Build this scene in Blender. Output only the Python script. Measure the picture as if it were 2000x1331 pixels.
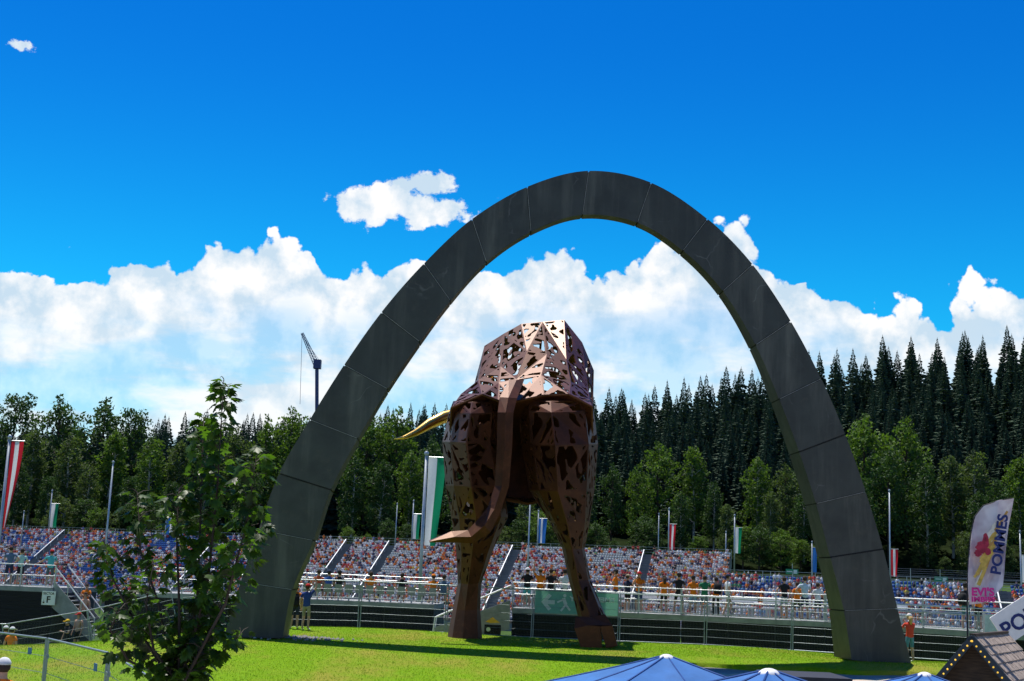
import bpy, bmesh, math, random
import numpy as np
from mathutils import Vector, Matrix, noise
random.seed(7); RNG = np.random.default_rng(7)
scene = bpy.context.scene
for o in list(bpy.data.objects): bpy.data.objects.remove(o)
C = scene.collection
R = math.radians

# ------------------------------------------------------------------ camera
FPX, CX, CY = 2600.0, 1000.0, 665.5           # focal length and centre in photograph pixels
HZ, ROLL, CAMZ = 1128.0, R(2.3), 4.6
PITCH = math.atan((HZ - CY) / FPX)
fwd = Vector((0, math.cos(PITCH), math.sin(PITCH)))
up0 = Vector((0, -math.sin(PITCH), math.cos(PITCH)))
rgt = Vector((1, 0, 0)) * math.cos(ROLL) + up0 * math.sin(ROLL)
upv = up0 * math.cos(ROLL) - Vector((1, 0, 0)) * math.sin(ROLL)
CAM = Vector((0, 0, CAMZ))
cd = bpy.data.cameras.new('camera'); cam = bpy.data.objects.new('camera', cd); C.objects.link(cam)
m3 = Matrix((rgt, upv, -fwd)).transposed()
cam.matrix_world = Matrix.Translation(CAM) @ m3.to_4x4()
cd.sensor_fit = 'HORIZONTAL'; cd.sensor_width = 36.0; cd.lens = 36.0 * FPX / 2000.0
cd.clip_start = 0.1; cd.clip_end = 9000
scene.camera = cam

def ray(px, py):
    return fwd * FPX + rgt * (px - CX) - upv * (py - CY)
def P(px, py, d):                               # point seen at a pixel, at ground distance d
    r = ray(px, py); return CAM + r * (d / r.y)
def XD(px, d, z=2.2):                           # x at pixel column px for a point of height z at distance d
    lo, hi = -900.0, 900.0
    for _ in range(60):
        m = (lo + hi) / 2
        v = Vector((m, d, z)) - CAM
        if CX + FPX * v.dot(rgt) / v.dot(fwd) < px: lo = m
        else: hi = m
    return lo

# ------------------------------------------------------------------ light
TO_SUN = Vector((-2.8, 5.0, 16.0)).normalized()
SUN_EL = math.asin(TO_SUN.z); SUN_AZ = math.atan2(TO_SUN.x, TO_SUN.y)
sl = bpy.data.lights.new('sun', 'SUN'); sl.energy = 5.0; sl.angle = R(0.53); sl.color = (1.0, 0.95, 0.86)
so = bpy.data.objects.new('sun', sl); C.objects.link(so)
so.rotation_euler = (-TO_SUN).to_track_quat('-Z', 'Y').to_euler(); so.location = (0, 0, 60)
scene.view_settings.view_transform = 'Standard'; scene.view_settings.look = 'None'
scene.view_settings.exposure = 0.4; scene.view_settings.gamma = 1.0
scene.view_settings.use_curve_mapping = False

def nd(nt, t, **kw):
    n = nt.nodes.new(t)
    for k, v in kw.items():
        if k == 'inp':
            for a, b in v.items(): n.inputs[a].default_value = b
        else: setattr(n, k, v)
    return n
def mth(nt, op, a, b=None, c=None, clamp=False):
    n = nt.nodes.new('ShaderNodeMath'); n.operation = op; n.use_clamp = clamp
    for i, v in enumerate((a, b, c)):
        if v is None: continue
        if isinstance(v, (int, float)): n.inputs[i].default_value = v
        else: nt.links.new(v, n.inputs[i])
    return n.outputs[0]
def mixc(nt, fac, a, b, mode='MIX'):
    n = nt.nodes.new('ShaderNodeMix'); n.data_type = 'RGBA'; n.blend_type = mode
    for s, v in ((0, fac), (6, a), (7, b)):
        if isinstance(v, (int, float)): n.inputs[s].default_value = v
        elif isinstance(v, tuple): n.inputs[s].default_value = v if len(v) == 4 else (*v, 1)
        else: nt.links.new(v, n.inputs[s])
    return n.outputs[2]

def azel(px, py):
    r = ray(px, py).normalized(); return math.atan2(r.x, r.y), math.asin(r.z)

world = bpy.data.worlds.new('World'); scene.world = world; world.use_nodes = True
nt = world.node_tree; nt.nodes.clear(); L = nt.links.new
sky = nd(nt, 'ShaderNodeTexSky', sky_type='NISHITA', sun_disc=False)
sky.sun_elevation = SUN_EL; sky.sun_rotation = SUN_AZ % (2 * math.pi)
sky.altitude = 700; sky.air_density = 1.0; sky.dust_density = 0.2; sky.ozone_density = 3.0
hs = nd(nt, 'ShaderNodeHueSaturation', inp={'Saturation': 1.42, 'Value': 1.0}); L(sky.outputs[0], hs.inputs['Color'])
tc = nd(nt, 'ShaderNodeTexCoord'); sep = nd(nt, 'ShaderNodeSeparateXYZ'); L(tc.outputs['Generated'], sep.inputs[0])
az = mth(nt, 'ARCTAN2', sep.outputs[0], sep.outputs[1]); el = mth(nt, 'ARCSINE', sep.outputs[2])
cmb = nd(nt, 'ShaderNodeCombineXYZ'); L(az, cmb.inputs[0]); L(el, cmb.inputs[1])
def fbm(scale, detail, rough, sx=1.0, sy=1.0, off=(0, 0, 0)):
    mp = nd(nt, 'ShaderNodeMapping'); mp.inputs['Scale'].default_value = (sx, sy, 1); mp.inputs['Location'].default_value = off
    L(cmb.outputs[0], mp.inputs[0])
    n = nd(nt, 'ShaderNodeTexNoise', noise_dimensions='2D', inp={'Scale': scale, 'Detail': detail, 'Roughness': rough}); L(mp.outputs[0], n.inputs['Vector'])
    return n.outputs[0]
def puff(scale, off=(0, 0, 0)):
    mp = nd(nt, 'ShaderNodeMapping'); mp.inputs['Location'].default_value = off; L(cmb.outputs[0], mp.inputs[0])
    wn = nd(nt, 'ShaderNodeTexNoise', noise_dimensions='2D', inp={'Scale': scale * 1.3, 'Detail': 4, 'Roughness': .55}); L(mp.outputs[0], wn.inputs['Vector'])
    vm = nd(nt, 'ShaderNodeVectorMath', operation='MULTIPLY_ADD'); L(wn.outputs['Color'], vm.inputs[0]); vm.inputs[1].default_value = (.6 / scale,) * 3; L(mp.outputs[0], vm.inputs[2])
    v = nd(nt, 'ShaderNodeTexVoronoi', voronoi_dimensions='2D', feature='SMOOTH_F1', inp={'Scale': scale, 'Smoothness': 0.35, 'Detail': 1.5, 'Roughness': .55, 'Lacunarity': 2.3}); L(vm.outputs[0], v.inputs['Vector'])
    return v.outputs['Distance']
def sstep(x, a, b):
    n = nd(nt, 'ShaderNodeMapRange', interpolation_type='SMOOTHSTEP'); L(x, n.inputs[0])
    n.inputs[1].default_value = a; n.inputs[2].default_value = b
    return n.outputs[0]
# height of the cumulus tops along the azimuth (mirrored again and again round the horizon)
tops = [(-60, 500), (0, 492), (90, 500), (160, 495), (300, 478), (420, 462), (450, 488), (500, 470), (560, 447), (610, 468), (640, 505), (700, 486), (760, 492), (830, 476), (900, 500), (1000, 476), (1050, 460), (1150, 478), (1230, 474), (1290, 455), (1360, 440), (1440, 424), (1500, 455), (1530, 500), (1590, 488), (1660, 520), (1700, 566), (1740, 580), (1780, 570), (1830, 574), (1860, 550), (1900, 530), (1960, 500), (2060, 495)]
A0, A1 = azel(-60, 500)[0], azel(2060, 495)[0]
u = mth(nt, 'DIVIDE', mth(nt, 'PINGPONG', mth(nt, 'SUBTRACT', az, A0), A1 - A0), A1 - A0)
fc = nd(nt, 'ShaderNodeFloatCurve'); cv = fc.mapping.curves[0]
pts = [((azel(x, y)[0] - A0) / (A1 - A0), azel(x, y)[1] / 0.5) for x, y in tops]
cv.points[0].location = pts[0]; cv.points[1].location = pts[-1]
for p in pts[1:-1]: cv.points.new(*p)
fc.mapping.update(); L(u, fc.inputs['Value'])
ht = mth(nt, 'MULTIPLY', fc.outputs[0], 0.5)
n1 = fbm(26, 7, .6); pf = puff(24)
skyc = mixc(nt, 1.0, hs.outputs[0], mixc(nt, sstep(el, .10, .42), (.14, 1.55, 1.45), (.12, .95, 1.34)), 'MULTIPLY')
rel = mth(nt, 'SUBTRACT', ht, el)                                   # >0 below the tops
edge = mth(nt, 'ADD', rel, mth(nt, 'ADD', mth(nt, 'MULTIPLY', mth(nt, 'SUBTRACT', n1, .5), .042), mth(nt, 'MULTIPLY', mth(nt, 'SUBTRACT', .42, pf), .036)))
bank = mth(nt, 'MULTIPLY', sstep(edge, 0.0032, 0.0078), sstep(rel, -.008, -.003))
# the flat layer below the cumulus: streaks of white with pale blue gaps
st = fbm(7, 5, .58, 1.0, 3.4, (3.1, 0, 0))
low = sstep(rel, .035, .075)
thin = mth(nt, 'MULTIPLY', low, sstep(st, .62, .40))
bank2 = mth(nt, 'MULTIPLY', bank, mth(nt, 'SUBTRACT', 1.0, mth(nt, 'MULTIPLY', thin, .40)))
dens = bank2; nn = fbm(40, 7, .66, 1, 1.3, (1.7, 0, 0))
for (px, py, sx, sy, k) in ((715, 402, 70, 42, 1), (780, 395, 95, 42, 1), (860, 410, 85, 32, 2), (820, 362, 80, 28, 4), (34, 86, 40, 15, 3)):
    a0, e0 = azel(px, py)
    dx = mth(nt, 'DIVIDE', mth(nt, 'SUBTRACT', az, a0), sx / FPX); dy = mth(nt, 'DIVIDE', mth(nt, 'SUBTRACT', el, e0), sy / FPX)
    r2 = mth(nt, 'SQRT', mth(nt, 'ADD', mth(nt, 'MULTIPLY', dx, dx), mth(nt, 'MULTIPLY', dy, dy)))
    e2 = mth(nt, 'ADD', mth(nt, 'SUBTRACT', 1.28 if k != 3 else 1.05, r2), mth(nt, 'ADD', mth(nt, 'MULTIPLY', mth(nt, 'SUBTRACT', nn, .5), 1.9 if k != 3 else 2.9), mth(nt, 'MULTIPLY', mth(nt, 'SUBTRACT', .42, pf), .9)))
    dens = mth(nt, 'MAXIMUM', dens, sstep(e2, .0, .28))
# light and grey folds inside the clouds
n2 = fbm(20, 6, .6, 1, 1, (0, 0, 0)); n2b = fbm(20, 6, .6, 1, 1, (-.010, -.016, 0))
fold = mth(nt, 'ADD', mth(nt, 'MULTIPLY', mth(nt, 'SUBTRACT', n2, n2b), 3.4), mth(nt, 'MULTIPLY', mth(nt, 'SUBTRACT', .42, pf), 1.15))
shade = mth(nt, 'ADD', .80, mth(nt, 'ADD', fold, mth(nt, 'MULTIPLY', low, .10)), clamp=True)
ccol = mixc(nt, shade, (.62, .77, .90), (1.06, 1.05, 1.04))
ccol = mixc(nt, mth(nt, 'MULTIPLY', low, .25), ccol, (.88, .95, 1.0))
bg1 = nd(nt, 'ShaderNodeBackground'); bg1.inputs[1].default_value = 0.080; L(skyc, bg1.inputs[0])
bg2 = nd(nt, 'ShaderNodeBackground'); bg2.inputs[1].default_value = 0.75; L(ccol, bg2.inputs[0])
mx = nd(nt, 'ShaderNodeMixShader'); L(mth(nt, 'MULTIPLY', dens, .97), mx.inputs[0]); L(bg1.outputs[0], mx.inputs[1]); L(bg2.outputs[0], mx.inputs[2])
wo = nd(nt, 'ShaderNodeOutputWorld'); L(mx.outputs[0], wo.inputs[0])

# ------------------------------------------------------------------ materials
MATS = {}
def mat(name, col, rough=.7, metal=0.0, var=0.12, scale=8.0, bump=0.0, col2=None, spec=.4, transl=0.0, attr=None, objcol=False, emit=0.0, stretch=None, alpha=1.0):
    if name in MATS: return MATS[name]
    m = bpy.data.materials.new(name); m.use_nodes = True; t = m.node_tree; t.nodes.clear()
    out = nd(t, 'ShaderNodeOutputMaterial'); b = nd(t, 'ShaderNodeBsdfPrincipled')
    b.inputs['Roughness'].default_value = rough; b.inputs['Metallic'].default_value = metal
    b.inputs['Specular IOR Level'].default_value = spec
    t.links.new(b.outputs[0], out.inputs[0])
    tco = nd(t, 'ShaderNodeTexCoord'); src = tco.outputs['Object']
    if stretch:
        mp = nd(t, 'ShaderNodeMapping'); mp.inputs['Scale'].default_value = stretch; t.links.new(src, mp.inputs[0]); src = mp.outputs[0]
    ns = nd(t, 'ShaderNodeTexNoise', inp={'Scale': scale, 'Detail': 6, 'Roughness': .6}); t.links.new(src, ns.inputs['Vector'])
    if attr:
        a = nd(t, 'ShaderNodeAttribute', attribute_name=attr); base = a.outputs['Color']
    elif objcol:
        a = nd(t, 'ShaderNodeObjectInfo'); base = a.outputs['Color']
    else: base = (*col, 1)
    c2 = col2 if col2 else tuple(max(0, c * (1 - 2.2 * var)) for c in col)
    if attr or objcol:
        cc = mixc(t, mth(t, 'MULTIPLY', ns.outputs[0], var * 2), base, (.02, .02, .02))
    else:
        f = nd(t, 'ShaderNodeMapRange'); f.inputs[1].default_value = .32; f.inputs[2].default_value = .68; t.links.new(ns.outputs[0], f.inputs[0])
        cc = mixc(t, f.outputs[0], base, (*c2, 1))
    t.links.new(cc, b.inputs['Base Color'])
    if bump:
        bp = nd(t, 'ShaderNodeBump', inp={'Strength': bump, 'Distance': .02}); t.links.new(ns.outputs[0], bp.inputs['Height']); t.links.new(bp.outputs[0], b.inputs['Normal'])
    if emit:
        t.links.new(cc, b.inputs['Emission Color']); b.inputs['Emission Strength'].default_value = emit
    if transl:
        tr = nd(t, 'ShaderNodeBsdfTranslucent'); tc2 = mixc(t, 1.0, cc, (1.5, 1.55, .6, 1) if transl > 0 and not attr and name.startswith('leaf') else (1, 1, 1, 1), 'MULTIPLY'); t.links.new(tc2, tr.inputs[0])
        ms = nd(t, 'ShaderNodeMixShader', inp={0: transl}); t.links.new(b.outputs[0], ms.inputs[1]); t.links.new(tr.outputs[0], ms.inputs[2]); t.links.new(ms.outputs[0], out.inputs[0])
    MATS[name] = m; return m

# ------------------------------------------------------------------ mesh helpers
class MB:
    def __init__(s): s.v = []; s.f = []; s.m = []
    def add(s, vs, fs, m=0):
        n = len(s.v); s.v.extend(Vector(v) for v in vs); s.f.extend([tuple(i + n for i in f) for f in fs]); s.m.extend([m] * len(fs)); return s
    def obox(s, c, ax, ay, az, m=0):             # centre and three half vectors
        c, ax, ay, az = Vector(c), Vector(ax), Vector(ay), Vector(az)
        vs = [c + ax * i + ay * j + az * k for k in (-1, 1) for j in (-1, 1) for i in (-1, 1)]
        return s.add(vs, [(0, 2, 3, 1), (4, 5, 7, 6), (0, 1, 5, 4), (2, 6, 7, 3), (0, 4, 6, 2), (1, 3, 7, 5)], m)
    def box(s, x0, x1, y0, y1, z0, z1, m=0):
        return s.obox(((x0 + x1) / 2, (y0 + y1) / 2, (z0 + z1) / 2), ((x1 - x0) / 2, 0, 0), (0, (y1 - y0) / 2, 0), (0, 0, (z1 - z0) / 2), m)
    def bar(s, a, b, w, h=None, m=0):            # square bar
        a, b = Vector(a), Vector(b); d = (b - a); h = h or w
        u = d.cross(Vector((0, 0, 1)));  u = u.normalized() if u.length > 1e-5 else Vector((1, 0, 0))
        v = u.cross(d).normalized()
        return s.obox((a + b) / 2, d / 2, u * w / 2, v * h / 2, m)
    def tube(s, pts, r, n=6, m=0, cap=True):
        pts = [Vector(p) for p in pts]; rs = r if isinstance(r, (list, tuple)) else [r] * len(pts)
        vs = []; fs = []; pu = None
        for i, p in enumerate(pts):
            d = (pts[min(i + 1, len(pts) - 1)] - pts[max(i - 1, 0)]).normalized()
            if pu is None:
                pu = d.cross(Vector((0, 1, 0)) if abs(d.y) < .9 else Vector((1, 0, 0))).normalized()
            pu = (pu - d * pu.dot(d)).normalized(); w = d.cross(pu)
            for k in range(n):
                a = 2 * math.pi * k / n; vs.append(p + (pu * math.cos(a) + w * math.sin(a)) * rs[i])
        for i in range(len(pts) - 1):
            for k in range(n):
                k2 = (k + 1) % n; fs.append((i * n + k, i * n + k2, (i + 1) * n + k2, (i + 1) * n + k))
        if cap:
            fs.append(tuple(range(n - 1, -1, -1))); fs.append(tuple((len(pts) - 1) * n + k for k in range(n)))
        return s.add(vs, fs, m)
    def ball(s, c, rx, ry, rz, n=8, k=5, m=0, zmin=-1.0):
        c = Vector(c); vs = []; fs = []
        t0 = math.asin(max(-1, zmin))
        for i in range(k + 1):
            t = t0 + (math.pi / 2 - t0) * i / k
            for j in range(n):
                a = 2 * math.pi * j / n; vs.append(c + Vector((math.cos(a) * math.cos(t) * rx, math.sin(a) * math.cos(t) * ry, math.sin(t) * rz)))
        for i in range(k):
            for j in range(n):
                j2 = (j + 1) % n; fs.append((i * n + j, i * n + j2, (i + 1) * n + j2, (i + 1) * n + j))
        fs.append(tuple(range(n - 1, -1, -1)))
        return s.add(vs, fs, m)
    def build(s, name, mats, parent=None, smooth=False):
        me = bpy.data.meshes.new(name)
        off = Vector(parent.get('_o', (0, 0, 0))) if parent else Vector((0, 0, 0))
        me.from_pydata([v - off for v in s.v], [], s.f)
        for m in (mats if isinstance(mats, (list, tuple)) else [mats]): me.materials.append(m)
        if len(me.materials) > 1: me.polygons.foreach_set('material_index', s.m)
        if smooth: me.polygons.foreach_set('use_smooth', [True] * len(me.polygons))
        me.update()
        return link(name, me, parent)
def link(name, me, parent=None):
    o = bpy.data.objects.new(name, me); C.objects.link(o)
    if parent is not None:
        o.parent = parent
        o['_o'] = tuple(parent.get('_o', (0, 0, 0)))
    return o
ORIG = []
def thing(name, label, cat, loc=(0, 0, 0), group=None, rz=0.0, local=False):
    o = bpy.data.objects.new(name, None); C.objects.link(o); o.empty_display_size = .3
    o.location = loc; o.rotation_euler[2] = rz
    o['_o'] = (0, 0, 0) if local else tuple(loc)      # parts are given in world coordinates unless local
    return tag(o, label, cat, group)
def tag(o, label=None, cat=None, group=None, kind=None):
    if label: o['label'] = label
    if cat: o['category'] = cat
    if group: o['group'] = group
    if kind: o['kind'] = kind
    return o
def copy_tree(o, parent=None):
    c = o.copy(); C.objects.link(c); c.parent = parent
    for ch in o.children: copy_tree(ch, c)
    return c
def np_mesh(name, V, F, mats, mi=None, col=None):      # V (n,3), F (m,3|4) arrays
    me = bpy.data.meshes.new(name); V = np.asarray(V, np.float32); F = np.asarray(F, np.int32); k = F.shape[1]
    me.vertices.add(len(V)); me.vertices.foreach_set('co', V.ravel())
    me.loops.add(F.size); me.loops.foreach_set('vertex_index', F.ravel())
    me.polygons.add(len(F)); me.polygons.foreach_set('loop_start', np.arange(0, F.size, k, dtype=np.int32))
    for m in mats: me.materials.append(m)
    if mi is not None: me.polygons.foreach_set('material_index', np.asarray(mi, np.int32))
    me.update(calc_edges=True)
    if col is not None:
        a = me.color_attributes.new('Col', 'FLOAT_COLOR', 'POINT'); c4 = np.ones((len(V), 4), np.float32); c4[:, :3] = col; a.data.foreach_set('color', c4.ravel())
    return me
def text_mesh(txt, size, bold=.0):
    cu = bpy.data.curves.new('t', 'FONT'); cu.body = txt; cu.size = size; cu.offset = bold; cu.resolution_u = 3
    ob = bpy.data.objects.new('t', cu); C.objects.link(ob)
    dg = bpy.context.evaluated_depsgraph_get(); me = bpy.data.meshes.new_from_object(ob.evaluated_get(dg))
    vs = [v.co.copy() for v in me.vertices]; fs = [tuple(p.vertices) for p in me.polygons]
    bpy.data.objects.remove(ob); bpy.data.curves.remove(cu); bpy.data.meshes.remove(me)
    return vs, fs
def letters(name, txt, size, origin, ux, uy, m, parent, bold=0.0, mirror=False, fitw=None):
    vs, fs = text_mesh(txt, size, bold); w = max(v.x for v in vs); k = (fitw / w) if fitw else 1
    ux, uy, origin = Vector(ux).normalized(), Vector(uy).normalized(), Vector(origin)
    b = MB(); b.add([origin + ux * ((w - v.x) if mirror else v.x) * k + uy * v.y for v in vs], fs)
    return b.build(name, m, parent)
def sm(a, b, x):
    t = max(0.0, min(1.0, (x - a) / (b - a))); return t * t * (3 - 2 * t)
def lerp_tab(tab, x):
    if x <= tab[0][0]: return tab[0][1]
    for (a, b), (c, d) in zip(tab, tab[1:]):
        if x <= c: return b + (d - b) * (x - a) / (c - a)
    return tab[-1][1]
# ------------------------------------------------------------------ terrain
RIDGE = [(-400, 26), (-160, 30), (-80, 35), (0, 44), (60, 52), (95, 61), (150, 74), (220, 81), (500, 84)]
def lawn_z(x, y):
    z = 2.3 - .35 * sm(44, 31, y) * 1.0 - 1.9 * sm(32, 13, y) - .3 * sm(53, 57, y) - .5 * sm(57, 66, y)
    z += .14 * math.exp(-((x + 5) / 4.5) ** 2 - ((y - 53) / 3) ** 2)
    z -= sm(-9, -21, x) * (1.1 * sm(36, 46, y) + 1.15 * sm(46, 53, y))
    z -= .28 * sm(9, 17, x) * sm(46, 52, y)
    if x > 4: z -= .22 * sm(44.5, 42, y) * sm(4, 7, x)
    return z
def base_z(x, y):
    z = lawn_z(x, y) - .12 if y < 66 else max(0, lawn_z(x, 66) - .12) * sm(76, 66, y)
    if y < 42:
        zr = .25 + 1.7 * sm(33, 37.5, y)
        k = sm(3.0, 6.0, x); z = z * (1 - k) + min(zr, z) * k
    if y > 66:
        z -= 5.0 * sm(67, 76, y); z += 13.0 * sm(266, 304, y)
        if x > 25: z += 10.6 * sm(30, 48, x) * sm(194, 222, y) * (1 - sm(266, 304, y))
        z += max(0, lerp_tab(RIDGE, x) - 8) * max(0, min(1, (y - 304) / 150))
    return z
xs = sorted(set(list(np.arange(-40, 40.1, 1.25)) + list(np.arange(-320, 321, 10)) + [-6000, -3000, -1500, -800, -500, 500, 800, 1500, 3000, 6000]))
ys = sorted(set(list(np.arange(4, 80, 1.25)) + list(np.arange(80, 480, 8)) + [-800, -200, -40, -10, 520, 600, 800, 1500, 3000, 7000]))
V = np.array([(x, y, base_z(x, y)) for y in ys for x in xs]); nx = len(xs)
F = np.array([(j * nx + i, j * nx + i + 1, (j + 1) * nx + i + 1, (j + 1) * nx + i) for j in range(len(ys) - 1) for i in range(nx - 1)])
cy = np.array([(ys[j] + ys[j + 1]) / 2 for j in range(len(ys) - 1) for i in range(nx - 1)])
plaza = mat('paving', (.30, .28, .25), .9, var=.15, scale=1.2, bump=.3)
field = mat('meadow', (.055, .11, .02), .95, var=.25, scale=.35, bump=.3, spec=.1)
wood = mat('forest_floor', (.02, .03, .012), .95, var=.3, scale=.3, spec=0)
mi = np.where(cy < 60, 0, np.where(cy < 290, 1, 2))
o = link('ground', np_mesh('ground', V, F, [plaza, field, wood], mi)); tag(o, 'ground under the lawn, the terraces and the wooded hill', kind='structure')
for p in o.data.polygons: p.use_smooth = True

def lawn_front(x): return 19 + 24.0 * sm(2.6, 6.2, x) + .12 * math.sin(x * 2.1) * sm(4, 7, x)
gm = bpy.data.materials.new('lawn_grass'); gm.use_nodes = True; t = gm.node_tree; b = t.nodes['Principled BSDF']
tco = nd(t, 'ShaderNodeTexCoord')
def nz(s, d=5, r=.6, stretch=None):
    n = nd(t, 'ShaderNodeTexNoise', inp={'Scale': s, 'Detail': d, 'Roughness': r}); src = tco.outputs['Object']
    if stretch:
        mp = nd(t, 'ShaderNodeMapping'); mp.inputs['Scale'].default_value = stretch; t.links.new(src, mp.inputs[0]); src = mp.outputs[0]
    t.links.new(src, n.inputs['Vector']); return n.outputs[0]
def rng(x, a, c):
    n = nd(t, 'ShaderNodeMapRange', interpolation_type='SMOOTHSTEP'); t.links.new(x, n.inputs[0]); n.inputs[1].default_value = a; n.inputs[2].default_value = c; return n.outputs[0]
c = mixc(t, rng(nz(9), .3, .7), (.125, .250, .003), (.185, .325, .004))
c = mixc(t, mth(t, 'MULTIPLY', rng(nz(.42, 6, .65, (1, .40, 1)), .42, .68), .9), c, (.27, .245, .035))
c = mixc(t, mth(t, 'MULTIPLY', rng(nz(38, 3), .45, .75), .5), c, (.045, .105, .004))
t.links.new(c, b.inputs['Base Color']); b.inputs['Roughness'].default_value = .85; b.inputs['Specular IOR Level'].default_value = .06
bp = nd(t, 'ShaderNodeBump', inp={'Strength': .8, 'Distance': .05}); t.links.new(nz(26, 6, .7), bp.inputs['Height']); t.links.new(bp.outputs[0], b.inputs['Normal'])
LX = np.arange(-34, 26.01, .35); NV = 84
V = []; F = []
for i, x in enumerate(LX):
    yf = lawn_front(x)
    for j in range(NV):
        if j == 0: V.append((x, yf - .10, lawn_z(x, yf) - .45)); continue
        y = yf + (60.5 - yf) * ((j - 1) / (NV - 2)); V.append((x, y, lawn_z(x, y)))
for i in range(len(LX) - 1):
    for j in range(NV - 1): F.append((i * NV + j, (i + 1) * NV + j, (i + 1) * NV + j + 1, i * NV + j + 1))
lawn = link('lawn', np_mesh('lawn', V, F, [gm])); tag(lawn, 'mown green lawn mound under the arch and the statue', kind='structure')
for p in lawn.data.polygons: p.use_smooth = True
sand = mat('sand', (.52, .42, .30), .95, var=.12, scale=6, bump=.4)
V = []; F = []
PX = np.arange(4.5, 26, .5)
for x in PX:
    for j, y in enumerate(np.linspace(37.6, 43.2, 12)): V.append((x, y, 1.97 + .02 * math.sin(x * 3 + y * 2)))
for i in range(len(PX) - 1):
    for j in range(11): F.append((i * 12 + j, (i + 1) * 12 + j, (i + 1) * 12 + j + 1, i * 12 + j + 1))
tag(link('path', np_mesh('path', V, F, [sand])), 'pale sandy path along the foot of the lawn', kind='structure')
# blades of grass
n = 300000
bx = RNG.uniform(-20, 20, n); by = 19.5 + 38 * RNG.random(n) ** .8
ok = (np.abs(bx) < by * .41 + 1.5); bx, by = bx[ok], by[ok]
fr = np.array([lawn_front(x) for x in bx]); ok = by > fr + .0; bx, by = bx[ok], by[ok]
bz = np.array([lawn_z(x, y) for x, y in zip(bx, by)]); n = len(bx)
a = RNG.uniform(0, 6.28, n); h = RNG.uniform(.015, .042, n); w = RNG.uniform(.005, .010, n); le = RNG.normal(0, .018, (n, 2))
V = np.zeros((n, 3, 3)); V[:, 0] = np.c_[bx - w * np.cos(a), by - w * np.sin(a), bz - .004]; V[:, 1] = np.c_[bx + w * np.cos(a), by + w * np.sin(a), bz - .004]
V[:, 2] = np.c_[bx + le[:, 0], by + le[:, 1], bz + h]
bc = np.array([(.145, .28, .003), (.20, .345, .005), (.085, .185, .003), (.31, .29, .04)])[RNG.choice(4, n, p=[.4, .33, .19, .08])]
blade = mat('leaf_blade', (.1, .2, .02), .7, attr='Col', var=.05, transl=.4, spec=.08)
o = link('grass', np_mesh('grass', V.reshape(-1, 3), np.arange(n * 3).reshape(-1, 3), [blade], col=np.repeat(bc, 3, 0)))
tag(o, 'short mown grass blades covering the lawn', 'grass', kind='stuff')

# ------------------------------------------------------------------ the arch
JO = [(438, 1242), (470, 1137), (505, 1035), (545, 925), (605, 820), (672, 713), (745, 610), (828, 515), (922, 428), (1030, 365), (1150, 334), (1272, 357), (1382, 428), (1470, 517), (1545, 628), (1604, 740), (1651, 849), (1691, 961), (1725, 1073), (1753, 1189), (1780, 1296)]
JI = [(552, 1244), (571, 1152), (612, 1056), (646, 957), (699, 857), (757, 760), (820, 668), (880, 588), (950, 512), (1037, 453), (1138, 420), (1245, 435), (1334, 490), (1412, 569), (1476, 674), (1522, 780), (1561, 883), (1594, 984), (1622, 1089), (1648, 1193), (1663, 1285)]
AD = Vector((1, .054, 0)).normalized(); AN = Vector((-.054, 1, 0)).normalized(); A_0 = Vector((0, 45, 0)); 
def adep(z): return lerp_tab([(2.2, 2.0), (4.5, 1.6), (9, 1.3), (14, .85), (17.5, .55), (20, .5)], z)
def onarch(px, py):
    r = ray(px, py); return CAM + r * ((A_0 - CAM).dot(AN) / r.dot(AN))
def spline(pts, i, t):
    p = [Vector((*pts[max(0, min(len(pts) - 1, k))], 0)) for k in (i - 1, i, i + 1, i + 2)]
    if i == 0: p[0] = p[1] * 2 - p[2]
    if i == len(pts) - 2: p[3] = p[2] * 2 - p[1]
    return .5 * (2 * p[1] + (p[2] - p[0]) * t + (2 * p[0] - 5 * p[1] + 4 * p[2] - p[3]) * t * t + (3 * p[1] - p[0] - 3 * p[2] + p[3]) * t ** 3)
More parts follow.
